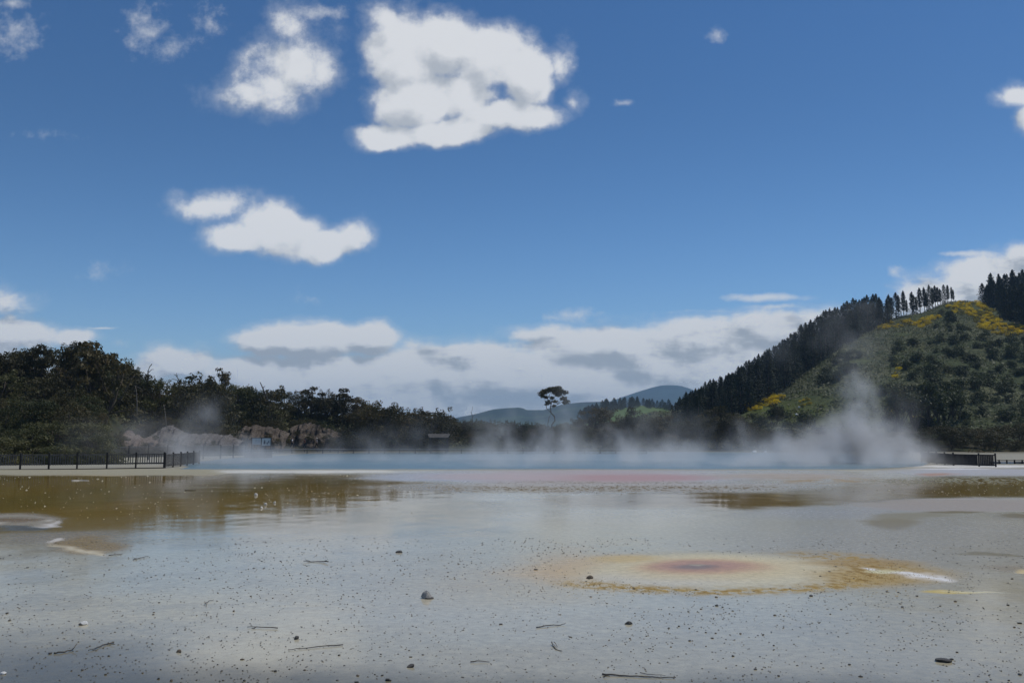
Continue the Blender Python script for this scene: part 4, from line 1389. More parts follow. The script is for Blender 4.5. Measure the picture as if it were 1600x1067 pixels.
y0 = 733.5
fence('long low picket fence on the pale shore in front of the left scrub', [gxy(-60, 735.0), gxy(120, 733.6), gxy(256, 731.5)], 1.18, board=True, bottom=.34, picket=.07, gap=.10)
fence('picket fence with a pale top rail turning back from the end of the long fence', [gxy(257.5, 731.3), gxy(282, 728.5), gxy(311, 724.5)], 1.12, picket=.07, gap=.09, railm=M_RAIL, bottom=.12)
fence('grey picket fence further back below the eroded mound', [(at(170, 700, 92)[0], 92), (at(262, 700, 96)[0], 96), (at(345, 700, 100)[0], 100), (at(384, 700, 103)[0], 103)], 1.25, picket=.08, gap=.05, railm=M_RAIL, bottom=.1, z0=.2)
fence('dark close boarded fence on the right shore beyond the steam', [gxy(1440, 722.5), gxy(1490, 727.2), gxy(1530, 728.6), gxy(1556, 729.2)], 1.02, picket=.12, gap=.014, mat=M_TIMBER_D, bottom=.06)

# viewing platform with the double notice board
PD = 103.0
xa, _, _ = at(384, 705, PD); xb, _, _ = at(427, 705, PD)
zt = at(400, 703.5, PD)[2]
plat = empty('viewing_platform', ((xa + xb) / 2, PD, 0)); tag(plat, 'dark timber viewing platform with a pale rail standing over the pool edge', 'platform')
w = xb - xa
m = MB(); m.box((0, 1.0, zt - .36), (w, 3.0, .16), 0, .01); m.build('deck', M_TIMBER, plat)
for i in range(5):
    m = MB(); m.box((-w / 2 + .08 + (w - .16) * i / 4, -.42, (zt - .44) / 2 - .1), (.14, .14, zt - .24), 0, .01); m.build('post', M_TIMBER_D, plat)
m = MB(); m.box((0, -.30, (zt - .44) / 2 + .02), (w - .05, .05, zt - .50)); m.build('skirt_board', M_TIMBER_D, plat)
m = MB(); m.box((0, -.42, zt + .02), (w + .1, .20, .09), 0, .01); m.build('handrail', M_RAIL, plat)
m = MB()
for i in range(12): m.box((-w / 2 + .1 + (w - .2) * i / 11, -.42, zt - .13), (.05, .05, .26))
m.build('balusters', M_TIMBER_D, plat)
m = MB(); m.box((w * .22, .5, zt - .20), (1.5, .5, .09), 0, .01); m.box((w * .22 - .6, .5, zt - .26), (.1, .4, .05)); m.box((w * .22 + .6, .5, zt - .26), (.1, .4, .05)); m.build('bench', M_RAIL, plat)

SD = PD + 1.0
zs = zt - .28
sg = empty('notice_board', (at(408.5, 700, SD)[0], SD, zs)); tag(sg, 'black framed double notice board with two pale panels on the viewing platform', 'sign')
sx = lambda px: at(px, 690, SD)[0] - at(408.5, 690, SD)[0]
sz = lambda py: at(408, py, SD)[2] - zs
for px in (393.2, 408.2, 423.3):
    m = MB(); m.box((sx(px), 0, (sz(683.2)) / 2), (.11, .11, sz(683.2)), 0, .01); m.build('post', M_FRAME, sg)
for px0, px1, py0, py1, nm in ((393.2, 408.2, 683.6, 695.6, 'a'), (408.2, 423.3, 683.6, 697.0, 'b')):
    x0, x1, z1, z0_ = sx(px0) + .055, sx(px1) - .055, sz(py0), sz(py1)
    m = MB()
    m.box(((x0 + x1) / 2, 0, z1 - .03), (x1 - x0, .07, .06)); m.box(((x0 + x1) / 2, 0, z0_ + .03), (x1 - x0, .07, .06))
    f = m.build('frame', M_FRAME, sg)
    m = MB(); m.box(((x0 + x1) / 2, -.01, (z0_ + z1) / 2), (x1 - x0, .04, z1 - z0_ - .12)); p = m.build('panel', M_BOARD, sg)
    m = MB()
    if nm == 'a':
        for r in range(5): m.box(((x0 + x1) / 2 + random.uniform(-.03, .03), -.0335, z1 - .18 - r * .12), (x1 - x0 - .2, .003, .035))
        m.build('print', M_INK2, p)
    else:
        m.box((x0 + .32, -.0335, z0_ + .42), (.20, .003, .34)); m.box((x0 + .32, -.0335, z0_ + .66), (.12, .003, .10)); m.box((x0 + .62, -.0335, z0_ + .34), (.12, .003, .26)); m.box((x0 + .8, -.0335, z0_ + .5), (.10, .003, .22))
        m.build('print', M_INK, p)

# far boardwalk along the other shore
BD = 126.0
ax_, bx_ = at(432, 705, BD)[0], at(1010, 705, BD)[0]
zr = at(700, 701.8, BD)[2]
bw = empty('boardwalk', (ax_, BD, 0)); tag(bw, 'long timber boardwalk with a thin pale handrail along the far side of the pool', 'boardwalk')
L = bx_ - ax_; dz = zr - .66
SEG = 8
for k in range(SEG):
    m = MB(); m.box((L * (k + .5) / SEG, 1.0, dz), (L / SEG - .02, 2.0, .10), 0, .01); m.build('deck', M_TIMBER, bw)
    m = MB(); m.box((L * (k + .5) / SEG, 0, zr), (L / SEG - .01, .12, .06), 0, .01); m.build('handrail', M_RAIL, bw)
    m = MB()
    for q in range(38): m.box((L / SEG * (k + (q + .5) / 38), .03, (zr + dz) / 2), (.05, .03, zr - dz - .1))
    m.build('picket_panel', M_TIMBER_D, bw)
for k in range(25):
    m = MB(); m.box((L * k / 24, 0, (zr + .02) / 2 - .1), (.13, .13, zr + .22), 0, .01); m.build('post', M_TIMBER_D, bw)

# second stretch where the walkers stand
WD = 140.0
zw = at(470, 701.2, WD)[2]
p2 = empty('footbridge_deck', (at(488, 700, WD)[0], WD, 0)); tag(p2, 'raised deck below the brown bank where three people walk', 'deck')
Lw = at(540, 700, WD)[0] - at(440, 700, WD)[0]
m = MB(); m.box((0, 0, zw - .06), (Lw, 2.2, .12), 0, .01); m.build('deck', M_TIMBER, p2)
for k in range(6):
    m = MB(); m.box((-Lw / 2 + Lw * k / 5, -.9, (zw - .12) / 2 - .1), (.14, .14, zw + .08), 0, .01); m.build('post', M_TIMBER_D, p2)

# roofed shelter
KD = 134.0
kx = at(686, 690, KD)[0]
zk0 = .15
zke, zkr = at(686, 683.2, KD)[2], at(686, 677.6, KD)[2]
ks = empty('shelter', (kx, KD, zk0)); tag(ks, 'small open shelter with a grey pitched roof behind the far boardwalk', 'shelter')
wr = at(701.5, 690, KD)[0] - at(669.5, 690, KD)[0]; wt = at(699, 690, KD)[0] - at(671.5, 690, KD)[0]
e, r_ = zke - zk0, zkr - zk0
m = MB()
hw, ht = wr / 2, wr / 2 + .15
for sy, y_ in ((-1, -1.5), (1, 1.5)):
    m.add([(-ht + .3, y_, e), (ht - .3, y_, e), (ht, 0, r_), (-ht, 0, r_), (-ht + .3, y_, e - .10), (ht - .3, y_, e - .10), (ht, 0, r_ - .10), (-ht, 0, r_ - .10)],
          [(0, 1, 2, 3), (7, 6, 5, 4), (0, 4, 5, 1), (1, 5, 6, 2), (3, 7, 4, 0)] if sy < 0 else [(3, 2, 1, 0), (4, 5, 6, 7), (1, 5, 4, 0), (2, 6, 5, 1), (0, 4, 7, 3)])
m.build('roof', M_SHINGLE, ks)
for sx_ in (-1, 1):
    for y_ in (-1.2, 1.2):
        m = MB(); m.box((sx_ * wr * .41, y_, (e - .1) / 2), (.16, .16, e - .1), 0, .01); m.build('post', M_TIMBER_D, ks)
m = MB(); m.box((0, 1.2, .55), (wr * .75, .06, .9)); m.box((0, 1.2, e - .3), (wr * .8, .08, .12)); m.build('back_wall', M_TIMBER_D, ks)
m = MB(); m.box((wr * .22, .3, .45), (wr * .4, .4, .07)); m.box((wr * .1, .3, .2), (.1, .3, .4)); m.box((wr * .34, .3, .2), (.1, .3, .4)); m.build('bench', M_TIMBER, ks)

# low walkway at the far right
ED = 82.0
e0, e1 = at(1557, 727, ED)[0], at(1665, 727, ED)[0]
ez = at(1580, 722.5, ED)[2]
ew = empty('walkway', (e0, ED, 0)); tag(ew, 'low pale walkway with dark posts right of the close boarded fence', 'walkway')
Le = e1 - e0
m = MB(); m.box((Le / 2, .6, .10), (Le, 1.2, .20), 0, .01); m.build('deck', M_RAIL, ew)
m = MB(); m.box((Le / 2, -.1, ez + .2), (Le, .06, .06), 0, .01); m.build('handrail', M_TIMBER_D, ew)
m = MB(); m.box((Le * .16, -.06, ez - .02), (Le * .2, .05, .16), R(0)); m.build('board', M_BOARD, ew)
for k in range(9):
    m = MB(); m.box((Le * (k + .3) / 9, -.1, (ez + .26) / 2 - .1), (.10, .10, ez + .46), 0, .01); m.build('post', M_TIMBER_D, ew)

# ------------------------------------------------------------------ people
M_SKIN = simple_mat('skin', (.36, .22, .155), .6, .1, 10, .3)
M_HAIR = simple_mat('dark_hair', (.02, .015, .012), .6, .3, 30, .3)
M_HAIRB = simple_mat('brown_hair', (.07, .045, .03), .6, .3, 30, .3)


def cloth(name, col): return simple_mat(name, col, .85, .2, 9, .15)


C_WHITE = cloth('white_cotton', (.74, .74, .76)); C_NAVY = cloth('dark_navy_cloth', (.03, .03, .045)); C_RUST = cloth('rust_red_cloth', (.20, .075, .055))
C_BLACK = cloth('black_cloth', (.018, .018, .02)); C_GREY = cloth('grey_cloth', (.19, .19, .20)); C_HAT = cloth('pale_straw', (.46, .42, .35)); C_TAN = cloth('tan_cloth', (.36, .26, .19))


def skin_mesh(nm, verts, edges, radii, mat, root=0, sub=1):
    me = D.meshes.new(nm); me.from_pydata(verts, edges, []); me.update()
    o = D.objects.new(nm, me); COL.objects.link(o)
    o.modifiers.new('s', 'SKIN'); sk = me.skin_vertices[0].data
    for i, r in enumerate(radii):
        sk[i].radius = (r, r) if not hasattr(r, '__len__') else r
        sk[i].use_root = (i == root); sk[i].use_loose = False
    md = o.modifiers.new('u', 'SUBSURF'); md.levels = sub; md.render_levels = sub
    dg = bpy.context.evaluated_depsgraph_get(); dg.update()
    out = D.meshes.new_from_object(o.evaluated_get(dg), depsgraph=dg)
    D.objects.remove(o); D.meshes.remove(me)
    out.name = nm; out.materials.clear(); out.materials.append(mat)
    out.polygons.foreach_set('use_smooth', np.ones(len(out.polygons), bool)); out.update()
    return out


def person(label, loc, rz, stride, arm_bend, tops, legs, hair, hat=None, hair_long=False, bag=False, h=1.70, group=None):
    o = empty('person', loc, rz, h / 1.70); tag(o, label, 'person', group)
    V = []; E = []; RD = []

    def jv(p, r, parent=None):
        V.append(p); RD.append(r)
        if parent is not None: E.append((parent, len(V) - 1))
        return len(V) - 1
    s = stride
    pel = jv((0, 0, .92), (.13, .10)); waist = jv((0, 0, 1.06), (.12, .09), pel); ch = jv((0, .01, 1.26), (.15, .10), waist)
    nk = jv((0, .0, 1.42), (.06, .055), ch); jaw = jv((0, -.02, 1.50), (.065, .075), nk); hd = jv((0, -.01, 1.60), (.078, .095), jaw); jv((0, .0, 1.675), (.055, .065), hd)
    jv((0, -.115, 1.565), .014, jaw)
    ank = []
    for sg_ in (-1, 1):
        f = s * sg_
        hip = jv((sg_ * .09, 0, .88), .085, pel)
        kn = jv((sg_ * .095, -.30 * f - .02, .49), .056, hip)
        an = jv((sg_ * .095, -.42 * f + .10 * max(0, -f) * 2, .085), .038, kn); jv((sg_ * .10, -.42 * f - .14 + .1 * max(0, -f) * 2, .035), .034, an)
        ank.append((kn, an, hip))
    for sg_ in (-1, 1):
        f = -s * sg_
        sh = jv((sg_ * .17, .01, 1.37), .055, ch)
        el = jv((sg_ * .235, -.12 * f + .02, 1.11), .042, sh)
        wr_ = jv((sg_ * .24, -.22 * f - arm_bend * .18, .88 + arm_bend * .14), .028, el)
        pm = jv((sg_ * .24, V[wr_][1] - .02, V[wr_][2] - .075), (.034, .018), wr_)
        for q in range(4):
            fx = (q - 1.5) * .017
            k1 = jv((sg_ * .24 + .004, V[pm][1] + fx, V[pm][2] - .045 - .006 * (q in (1, 2))), .0085, pm)
            jv((sg_ * .232, V[pm][1] + fx, V[pm][2] - .080 - .010 * (q in (1, 2))), .007, k1)
        t1 = jv((sg_ * .238, V[wr_][1] - .045, V[wr_][2] - .055), .0095, wr_); jv((sg_ * .234, V[t1][1] - .012, V[t1][2] - .038), .008, t1)
    b = skin_mesh('body', V, E, RD, M_SKIN)
    add_obj('body', b, o)
    # clothes follow the same joints, a little fuller
    vs = [V[pel], V[waist], V[ch], (0, .0, 1.385)]; rs = [(.155, .125), (.15, .115), (.178, .125), (.10, .085)]; es = [(0, 1), (1, 2), (2, 3)]
    for sg_ in (-1, 1):
        i = len(vs); f = -s * sg_
        vs += [(sg_ * .17, .01, 1.365), (sg_ * .215, -.07 * f + .015, 1.20)]; rs += [(.075, .075), (.066, .066)]; es += [(2, i), (i, i + 1)]
    add_obj('shirt', skin_mesh('shirt', vs, es, rs, tops), o)
    vs = [(0, 0, .95)]; rs = [(.15, .12)]; es = []
    for kn, an, hip in ank:
        i = len(vs); vs += [V[hip], V[kn], (V[an][0], V[an][1], V[an][2] + .05)]; rs += [(.105, .105), (.076, .076), (.06, .06)]; es += [(0, i), (i, i + 1), (i + 1, i + 2)]
    add_obj('trousers', skin_mesh('trousers', vs, es, rs, legs), o)
    vs = [(0, .03, 1.60), (0, .015, 1.685)]; rs = [(.092, .095), (.07, .08)]; es = [(0, 1)]
    if hair_long: vs.append((0, .085, 1.46)); rs.append((.085, .045)); es.append((0, 2))
    add_obj('hair', skin_mesh('hair', vs, es, rs, hair), o)
    if hat:
        m = MB(); n = 20
        prof = [(.19, 1.655), (.19, 1.665), (.105, 1.675), (.10, 1.74), (.07, 1.775), (.0, 1.78)]
        ring_ = []
        for (r_2, z_) in prof:
            ring_.append([(r_2 * math.cos(2 * math.pi * k / n), r_2 * 1.1 * math.sin(2 * math.pi * k / n), z_) for k in range(n)])
        vv = [p for q in ring_ for p in q]
        ff = [(a * n + k, a * n + (k + 1) % n, a * n + n + (k + 1) % n, a * n + n + k) for a in range(len(prof) - 1) for k in range(n)]
        m.add(vv, ff); m.build('hat', hat, o, True)
    if bag:
        m = MB(); m.box((0, .17, 1.2), (.28, .15, .42), 0, .05); bo = m.build('backpack', C_NAVY, None)
        bo.parent = o; 
        m = MB()
        for sg_ in (-1, 1): m.tube([(sg_ * .10, .13, 1.40), (sg_ * .10, .0, 1.44), (sg_ * .10, -.135, 1.33), (sg_ * .11, -.12, 1.12), (sg_ * .11, .12, 1.04)], .018, 5)
        sb = m.build('strap', C_NAVY, bo)
    return o


def wpos(px, dy=0): return (at(px, 700, WD + dy)[0], WD + dy, zw)


person('person in a white top with a dark bag and dark trousers walking below the bank', wpos(456.5, -.2), R(95), .55, .3, C_WHITE, C_NAVY, M_HAIR, bag=True, h=1.78)
person('dark haired person in a rust red top and black trousers, second of the walkers', wpos(475.8, .2), R(-70), .35, .8, C_RUST, C_BLACK, M_HAIR, hair_long=True, h=1.66)
person('person in grey clothes and a pale brimmed hat, last of the walkers', wpos(494.8, .1), R(80), .45, .2, C_GREY, C_BLACK, M_HAIRB, hat=C_HAT, h=1.68)

# ------------------------------------------------------------------ stones, sticks, specks on the flat
M_STONE = simple_mat('dark_wet_stone', (.085, .078, .066), .55, .5, 14, .4, bump=.5)
M_STONE_B = simple_mat('brown_stone', (.16, .125, .085), .7, .5, 12, .3, bump=.5)
M_STONE_P = simple_mat('pale_stone', (.42, .40, .36), .75, .4, 7, .2, bump=.6)
M_WHITE = simple_mat('white_sinter_lump', (.78, .76, .70), .7, .15, 8, .25, bump=.4)
M_FOAM = simple_mat('cream_foam', (.50, .47, .36), .7, .3, 8, .2)
M_TWIG = simple_mat('grey_brown_twig', (.11, .095, .075), .8, .5, 9, .2)
M_TWIG_P = simple_mat('bleached_twig', (.40, .36, .30), .8, .4, 9, .2)
M_OCHRE = simple_mat('ochre_crumb', (.36, .235, .065), .8, .5, 9, .2)


def rock_mesh(nm, seed, mats, sub=2, rough=.35, peak=0.0, flat=.6):
    import bmesh
    bm = bmesh.new(); bmesh.ops.create_icosphere(bm, subdivisions=sub, radius=1)
    r = random.Random(seed); ax = [Vector((r.gauss(0, 1), r.gauss(0, 1), r.gauss(0, 1))).normalized() for _ in range(9)]; off = [r.uniform(.45, .95) for _ in ax]
    for v in bm.verts:
        p = v.co.copy()
        for a, o_ in zip(ax, off):
            d = p.dot(a)
            if d > o_: p -= a * (d - o_) * .85
        p *= 1 + r.uniform(-.06, .06)
        if peak and p.z > 0:
            k = 1 - .72 * min(1, p.z) * peak; p.x *= k; p.y *= k; p.z *= 1 + peak * .8
        v.co = (p.x, p.y, p.z * flat)
    me = D.meshes.new(nm); bm.to_mesh(me); bm.free()
    for m_ in mats: me.materials.append(m_)
    return me


def stone(label, px, py, w, h, mat, seed, peak=0, rz=None, name='stone', cat='stone', sub=3):
    x, y, _ = gnd(px, py)
    mpp = math.hypot(y, CAM_H) / FPX
    me = rock_mesh(name, seed, [mat], sub, .3, peak, 1.0)
    zs_ = [v.co.z for v in me.vertices]; xs_ = [v.co.x for v in me.vertices]
    sc_x = w * mpp / (max(xs_) - min(xs_)); sc_z = h * mpp / (max(zs_) - max(min(zs_), -.35))
    o = add_obj(name, me, None, (x, y, .30 * sc_z), 0, (sc_x, sc_x * .8, sc_z))
    return tag(o, label, cat)


stone('peaked grey and cream rock, the largest stone on the open flat', 665.5, 934.5, 17, 12, M_STONE_P, 5, .9)
stone('dark slab added as shadow at the foot of the peaked rock', 670, 935, 14, 3, M_STONE, 15)  # flat dark shape stands in for the shadow the peaked rock casts
stone('white topped block lying alone at the left of the foreground', 132, 975, 12, 5, M_WHITE, 25)
stone('small dark stone touching the left side of the white topped block', 126.5, 976, 7, 3, M_STONE, 26)
stone('lumpy brown stone at the left end of the ochre ring', 920.5, 903.5, 11, 5, M_STONE_B, 35)
stone('low grey stone by itself left of the faint yellow stain', 624, 863, 11, 3.5, M_STONE, 45)
stone('pair like dark stone at the right, above the bottom edge', 1475, 1033, 24, 5, M_STONE, 55)
stone('dark stone between the broken twig and the spring', 982, 975, 12, 5, M_STONE, 65)
stone('dark stone beside the bottom centre of the flat', 642, 1042, 11, 5, M_STONE, 75)
stone('pebble cluster stone at the bottom edge below the peaked rock', 607, 1063, 10, 4, M_STONE, 85)
stone('round grey stone below the reflected cloud', 463, 998, 7, 5, M_STONE, 95)
stone('brownish stone with a dark foot at the lower left', 279, 1018, 8, 4, M_STONE_B, 105)
stone('white lump at the bottom left corner', 5, 1052, 9, 3, M_WHITE, 115)
for px, py, w, lab in ((415, 789, 5, 'white floating lump nearest the reed like reflection in the ochre pond'), (429, 786, 4, 'small white lump right of its larger neighbour in the ochre pond'), (409, 794, 4, 'small white lump in front of its larger neighbour in the ochre pond'), (400, 774, 5, 'flat white speck stone behind the trio in the ochre pond')):
    stone(lab, px, py, w, w * .8, M_WHITE, int(px), name='sinter_lump', cat='sinter lump', sub=2)
for px, py, dd_, w, h_, lab in ((1179, 709, 128, .75, .85, 'pale rock at the far pool edge showing through the steam'), (1196, 709, 128, .55, .7, 'smaller pale rock at the far pool edge showing through the steam')):
    X, _, Z = at(px, py, dd_); tag(add_obj('pale_rock', rock_mesh('pale_rock', int(px), [M_WHITE], 3), None, (X, dd_, Z + h_ * .3), 0, (w * .5, w * .4, h_ * .7)), lab, 'rock')
for px, py, lab in ((1248.5, 642, 'upright pale stone on the open hillside'), (1245, 651, 'low pale stone on the open hillside')):
    h = on_hill(px, py)
    if h: tag(add_obj('pale_rock', rock_mesh('pale_rock', int(px) + 3, [M_WHITE], 2), None, (h[0], h[1], h[2] + .5), 0, (.45, .4, .6)), lab, 'rock')


def stick(label, strokes, rad, mat=M_TWIG, z=.012, name='twig'):
    bx, by, _ = gnd(*strokes[0][0][:2]); mb = MB()
    for s, st in enumerate(strokes):
        pts = []
        for k, p in enumerate(st):
            x, y, _ = gnd(p[0], p[1]); lift = p[2] if len(p) > 2 else 0.0
            if lift:
                mpp = y / FPX; x, y, _ = gnd(p[0], p[1] + lift); pts.append((x - bx, y - by, z + lift * mpp))
            else: pts.append((x - bx, y - by, z + .003 * math.sin(k * 2.1)))
        # extra kinks so no run is ruler straight
        q = [pts[0]]
        for a, b in zip(pts, pts[1:]):
            for t in (.33, .66):
                q.append(tuple(a[i] + (b[i] - a[i]) * t + random.uniform(-1, 1) * .006 for i in range(3)))
            q.append(b)
        rr = rad * .75 * (1 if s == 0 else .65)
        mb.tube(q, [rr * (1 - .6 * k / len(q)) for k in range(len(q))], 6)
    tag(mb.build(name, mat, None, True, (bx, by, 0)), label, 'twig')


stick('forked twig lying in the middle of the flat, left of centre', [[(513, 878, 2), (500, 878), (485, 878), (474, 877, 1.5)], [(485, 878), (477, 875, 2)], [(505, 878), (511, 876, 2)]], .016)
stick('bent twig with a bleached upturned end at the lower left', [[(84, 1021), (95, 1020), (110, 1017), (116, 1013, 3), (120, 1007, 6)]], .013, M_TWIG)
stick('dark twig with a side spur right of the bleached one', [[(178, 1004), (160, 1009), (148, 1014), (138, 1017)], [(168, 1007), (180, 1008)], [(155, 1011), (150, 1014)]], .011)
stick('thin straight stick across the reflected cloud', [[(536, 1008), (500, 1011), (470, 1014), (450, 1016)]], .009)
stick('short jointed stick beyond the reflected cloud', [[(434, 982), (410, 981), (386, 980)], [(400, 981), (393, 983)]], .010)
stick('slanting twig with a raised tip below the spring', [[(838, 981), (860, 978), (876, 977), (884, 974, 2)]], .010)
stick('small curled twig with a hooked end in the centre foreground', [[(862, 1004, 3), (864, 1010), (869, 1015), (878, 1018)], [(866, 1004, 2), (871, 1012)]], .010)
stick('long dark stick with a thin tail at the bottom edge', [[(941, 1054), (960, 1055.5), (985, 1057), (1020, 1058.5), (1056, 1060)], [(943, 1058), (953, 1058)]], .013)
stick('thin loose stem lying beside the long dark stick', [[(1000, 1052), (1018, 1055), (1040, 1056.5)]], .006)
stick('short thin twig near the bottom right of centre', [[(735, 1035), (750, 1034), (765, 1035)]], .009)
stick('fine twig above the bottom edge at the left', [[(320, 944), (326, 940), (334, 937)], [(322, 943), (322, 949)]], .008)
stick('thin dark twig at the tip of the curved crust', [[(170, 868), (182, 867), (192, 865.5)]], .012)
stick('broken twig just right of the curved crust', [[(208, 875), (220, 872), (232, 869)], [(214, 873), (206, 872)]], .012)
stick('pale floating reed in the far left pond', [[(112, 751), (126, 750.6), (139, 751)]], .05, M_WHITE, name='reed')
stick('dark floating stick in the left pond', [[(289, 766), (298, 766.3), (306, 766)]], .035, M_TWIG)

# counted pebbles: the 290 that show largest
PEB = [rock_mesh('pebble', s, [M_STONE if s % 3 else M_STONE_B], 1, .3, 0, .6) for s in range(200, 210)]
rs_ = random.Random(12); cnt = 0
while cnt < 290:
    py = 1080 - 195 * rs_.random() ** .9; px = rs_.uniform(-20, 1620)
    if fbm(np.array([px * .006]), np.array([py * .02]), 77, 3)[0] < rs_.uniform(.35, .62): continue
    x, y, _ = gnd(px, py); s = rs_.choice((.008, .010, .011, .013, .016, .022)) * rs_.uniform(.8, 1.25) * (1 if py > 960 else 1.25)
    o = add_obj('pebble', rs_.choice(PEB), None, (x, y, s * .25), rs_.uniform(0, 6.28), (s * rs_.uniform(.9, 1.6), s, s * rs_.uniform(.7, 1.1)))
    tag(o, 'dark pebble strewn on the wet grey crust of the foreground', 'pebble', 'pebbles strewn over the flat'); cnt += 1

# grit, ochre crumbs and white flecks nobody would count
def grit(name, label, n, picker, size, mat, seed, zoff=.2):
    r = np.random.default_rng(seed); V = []; F = []
    base = np.array([(1, 0, 0), (-.6, .8, 0), (-.6, -.8, 0), (.1, .1, .55), (.2, -.9, .1)])
    faces = [(0, 1, 3), (1, 2, 3), (2, 4, 3), (4, 0, 3)]
    k = 0
    while k < n:
        px, py = picker(r)
        if px is None: continue
        x, y, _ = gnd(px, py); s = size(r, px, py); a = r.uniform(0, 6.28); c_, s_ = math.cos(a), math.sin(a)
        b_ = base * s * r.uniform(.7, 1.3, 3)
        i = len(V)
        V += [(x + p[0] * c_ - p[1] * s_, y + p[0] * s_ + p[1] * c_, p[2] - .001 + .002) for p in b_]
        F += [tuple(q + i for q in f) for f in faces]; k += 1
    o = add_obj(name, mesh_np(name, V, F, [mat])); tag(o, label, name.replace('_', ' '), kind='stuff')


def pk_fore(r):
    py = 1085 - 245 * r.random() ** .75; px = r.uniform(-40, 1640)
    if vnoise(np.array([px * .02]), np.array([py * .05]), 3)[0] < r.uniform(.1, .75): return None, None
    return px, py


def pk_ring(r):
    t = r.uniform(-1.0, 2.7); q = r.normal() * .10 + 1.06
    px, py = 1120 + math.cos(t) * 236 * q, 892 + math.sin(t) * 30.5 * q
    if r.random() < .3: px, py = r.normal() * 70 + 1370, r.normal() * 8 + 899
    if r.random() < .25: px, py = r.uniform(880, 1420), r.uniform(866, 935)
    return px, py


def pk_pond(r):
    if r.random() < .7: px, py = r.uniform(-20, 690), 742 + 70 * r.random() ** 1.4
    else: px, py = r.uniform(1380, 1620), r.uniform(750, 775)
    return px, py


def pk_band(r): return r.normal() * 150 + 960, r.normal() * 4 + 762


grit('gravel', 'fine dark grit scattered over the wet crust', 5200, pk_fore, lambda r, px, py: r.uniform(.006, .016) * (1 + max(0, 960 - py) * .006), M_STONE, 1)
grit('ochre_gravel', 'yellow brown crumbs heaped along the ring of the spring', 2000, pk_ring, lambda r, px, py: r.uniform(.005, .015), M_OCHRE, 2)
grit('dark_gravel', 'dark specks along the tan band by the pink shallows', 700, pk_band, lambda r, px, py: r.uniform(.018, .045), M_STONE_B, 3)
grit('foam_flecks', 'white flecks floating on the ochre ponds', 520, pk_pond, lambda r, px, py: r.uniform(.012, .026) * (1 + (810 - py) * .010) * (2.2 if r.random() < .06 else 1), M_FOAM, 4)
# ------------------------------------------------------------------ steam: a voxel cloud, and the distant air
def steam_object():
    # (px, py, depth, half width m, half depth m, half height m, strength)
    B = []
    for (px, py, d, rx, ry, rz_, s) in STEAM:
        x, _, z = at(px, py, d); B.append((x, d, z, rx, ry, rz_, s))
    lo = (-46, 62, -.2); hi = (58, 122, 17.0)
    ng = D.node_groups.new('steam_field', 'GeometryNodeTree')
    ng.interface.new_socket('Geometry', in_out='OUTPUT', socket_type='NodeSocketGeometry')
    G = NT(ng)
    pos = G.node('GeometryNodeInputPosition').outputs[0]
    wn_ = G.node('ShaderNodeTexNoise'); G.put(wn_.inputs['Vector'], pos); wn_.inputs['Scale'].default_value = .28; wn_.inputs['Detail'].default_value = 4
    wp = G.vm('ADD', pos, G.vm('MULTIPLY', G.vm('SUBTRACT', wn_.outputs['Color'], (.5, .5, .5)), (3.4, 3.4, 2.6)))
    acc = None
    for (x, y, z, rx, ry, rz_, s) in B:
        q = G.vm('MULTIPLY', G.vm('SUBTRACT', wp, (x, y, z)), (1 / rx, 1 / ry, 1 / rz_))
        e = G.m('MULTIPLY', G.ss(G.vm('LENGTH', q), .1, 1.0, 1.0, 0.0), s)
        acc = e if acc is None else G.add(acc, e)
    n = G.noise(G.vm('MULTIPLY', wp, (1, 1, .6)), .40, 7, .64)
    n2 = G.noise(wp, .17, 3, .5)
    k = G.mul(G.ss(n, .40, .64), G.ss(n2, .34, .62, .10, 1.5))
    X_, Y_, Z_ = G.sep(pos)
    dens = G.mul(G.mul(G.mul(acc, 1.45), k), G.ss(Z_, -.2, .25))
    vc = G.node('GeometryNodeVolumeCube')
    G.put(vc.inputs['Density'], dens); vc.inputs['Background'].default_value = 0
    vc.inputs['Min'].default_value = lo; vc.inputs['Max'].default_value = hi
    vc.inputs['Resolution X'].default_value = 320; vc.inputs['Resolution Y'].default_value = 120; vc.inputs['Resolution Z'].default_value = 84
    m = D.materials.new('steam'); m.use_nodes = True; m.node_tree.nodes.clear(); N = NT(m.node_tree)
    out = N.node('ShaderNodeOutputMaterial'); pv_ = N.node('ShaderNodeVolumePrincipled')
    pv_.inputs['Color'].default_value = (.98, .97, .95, 1); pv_.inputs['Density'].default_value = 1.0; pv_.inputs['Anisotropy'].default_value = .1
    pv_.inputs['Density Attribute'].default_value = 'density'
    N.l.new(pv_.outputs[0], out.inputs['Volume'])
    sm = G.node('GeometryNodeSetMaterial'); sm.inputs['Material'].default_value = m
    go = G.node('NodeGroupOutput')
    ng.links.new(vc.outputs[0], sm.inputs[0]); ng.links.new(sm.outputs[0], go.inputs[0])
    me = D.meshes.new('steam'); o = D.objects.new('steam', me); COL.objects.link(o); me.materials.append(m)
    md = o.modifiers.new('field', 'NODES'); md.node_group = ng
    tag(o, 'white steam drifting off the blue pool', 'steam', kind='stuff')
    return o


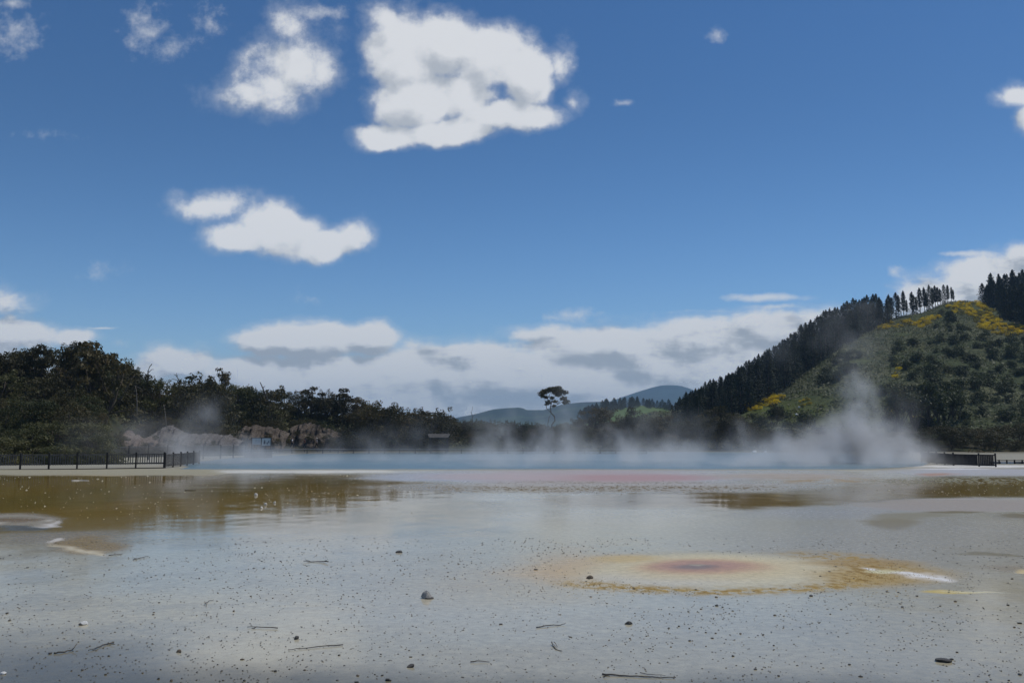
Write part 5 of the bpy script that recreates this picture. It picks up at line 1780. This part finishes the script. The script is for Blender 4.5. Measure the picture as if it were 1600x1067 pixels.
STEAM = [
    # low blanket
    (420, 726, 84, 12, 14, 2.2, .10), (560, 724, 88, 14, 16, 1.6, .05), (720, 722, 88, 14, 16, 2.4, .065), (860, 722, 88, 14, 16, 3.0, .09), (1000, 722, 88, 14, 16, 2.8, .08),
    (1130, 722, 86, 12, 16, 2.8, .09), (1250, 722, 86, 10, 14, 3.0, .13), (1340, 724, 82, 9, 10, 3.0, .22), (1420, 722, 80, 5, 8, 2.2, .15), (330, 724, 80, 6, 10, 2.4, .12),
    (760, 731.5, 73, 9, 5, 1.5, .06), (860, 731, 73, 9, 5, 1.7, .09), (960, 731, 73, 9, 5, 1.6, .07), (1060, 731, 73, 9, 5, 1.6, .07), (1160, 731, 74, 9, 5, 1.6, .09), (1260, 731, 74, 9, 5, 1.8, .15), (1345, 730, 75, 7, 5, 2.2, .2),
    # main plume
    (1335, 705, 82, 5.5, 5.5, 4.0, .34), (1338, 668, 84, 4.0, 4.0, 4.0, .27), (1350, 630, 86, 3.6, 3.6, 4.2, .18), (1345, 585, 88, 4.2, 4, 4.5, .07), (1330, 535, 92, 5.5, 4, 4.5, .035), (1345, 490, 96, 6, 4, 4.5, .02),
    (1400, 690, 80, 3.5, 3.5, 3.0, .14), (1435, 702, 79, 2.6, 3, 2.2, .14), (1270, 695, 84, 4.0, 4, 2.6, .14), (1285, 660, 86, 3, 3, 3, .05),
    # wisps
    (1155, 700, 88, 2.6, 3, 2.8, .16), (1155, 680, 90, 2.0, 2.5, 2.5, .10), (1235, 704, 86, 2.4, 3, 2.4, .12), (1195, 560, 96, 4.5, 3, 4, .03), (1215, 520, 98, 4.5, 3, 4, .02),
    (955, 697, 90, 3.5, 4, 3.2, .2), (960, 672, 92, 3.0, 3, 3, .1), (870, 695, 90, 4.5, 4, 3.4, .2), (875, 660, 93, 4.0, 3.5, 4.0, .11), (890, 620, 95, 5, 4, 4, .022),
    (770, 693, 90, 4.0, 4, 3.2, .18), (755, 665, 93, 3.0, 3, 3, .09), (700, 705, 90, 3, 3, 2.4, .08), (600, 700, 92, 3, 3, 2, .05), (670, 690, 95, 3, 3, 2.5, .04),
    (325, 708, 82, 4.5, 4, 3.6, .26), (365, 714, 84, 5, 4, 2.4, .2), (322, 688, 84, 3.6, 3, 4.0, .17), (331, 668, 84, 3.0, 3, 4.4, .09), (326, 648, 86, 2.6, 2, 4.2, .04), (285, 662, 88, 3.5, 3, 4, .03), (375, 715, 84, 4, 4, 2.6, .12), (445, 714, 88, 3.5, 4, 1.8, .06),
    (800, 668, 94, 9, 4, 4.5, .035), (930, 650, 95, 8, 4, 4.5, .022), (1010, 672, 92, 8, 4, 4, .04), (1100, 684, 90, 7, 4, 3.4, .06), (1200, 690, 88, 6, 4, 3, .07), (560, 694, 92, 7, 4, 2.4, .04), (640, 680, 94, 6, 4, 3, .028), (255, 690, 84, 6, 4, 3.2, .05), (1390, 640, 88, 5, 4, 5, .03),
    (160, 690, 76, 5, 3, 3, .03), (225, 680, 80, 4, 3, 3, .035)]
steam_object()

m = D.materials.new('haze'); m.use_nodes = True; m.node_tree.nodes.clear(); N = NT(m.node_tree)
out = N.node('ShaderNodeOutputMaterial'); pv_ = N.node('ShaderNodeVolumePrincipled')
pv_.inputs['Color'].default_value = (.50, .74, 1.0, 1); pv_.inputs['Density'].default_value = 1.2e-4; pv_.inputs['Anisotropy'].default_value = 0
N.l.new(pv_.outputs[0], out.inputs['Volume'])
hb = MB(); hb.box((0, 0, 210), (19600, 19600, 424))
h_o = hb.build('haze', m); tag(h_o, 'thin blue air over the whole valley', 'haze', kind='stuff')
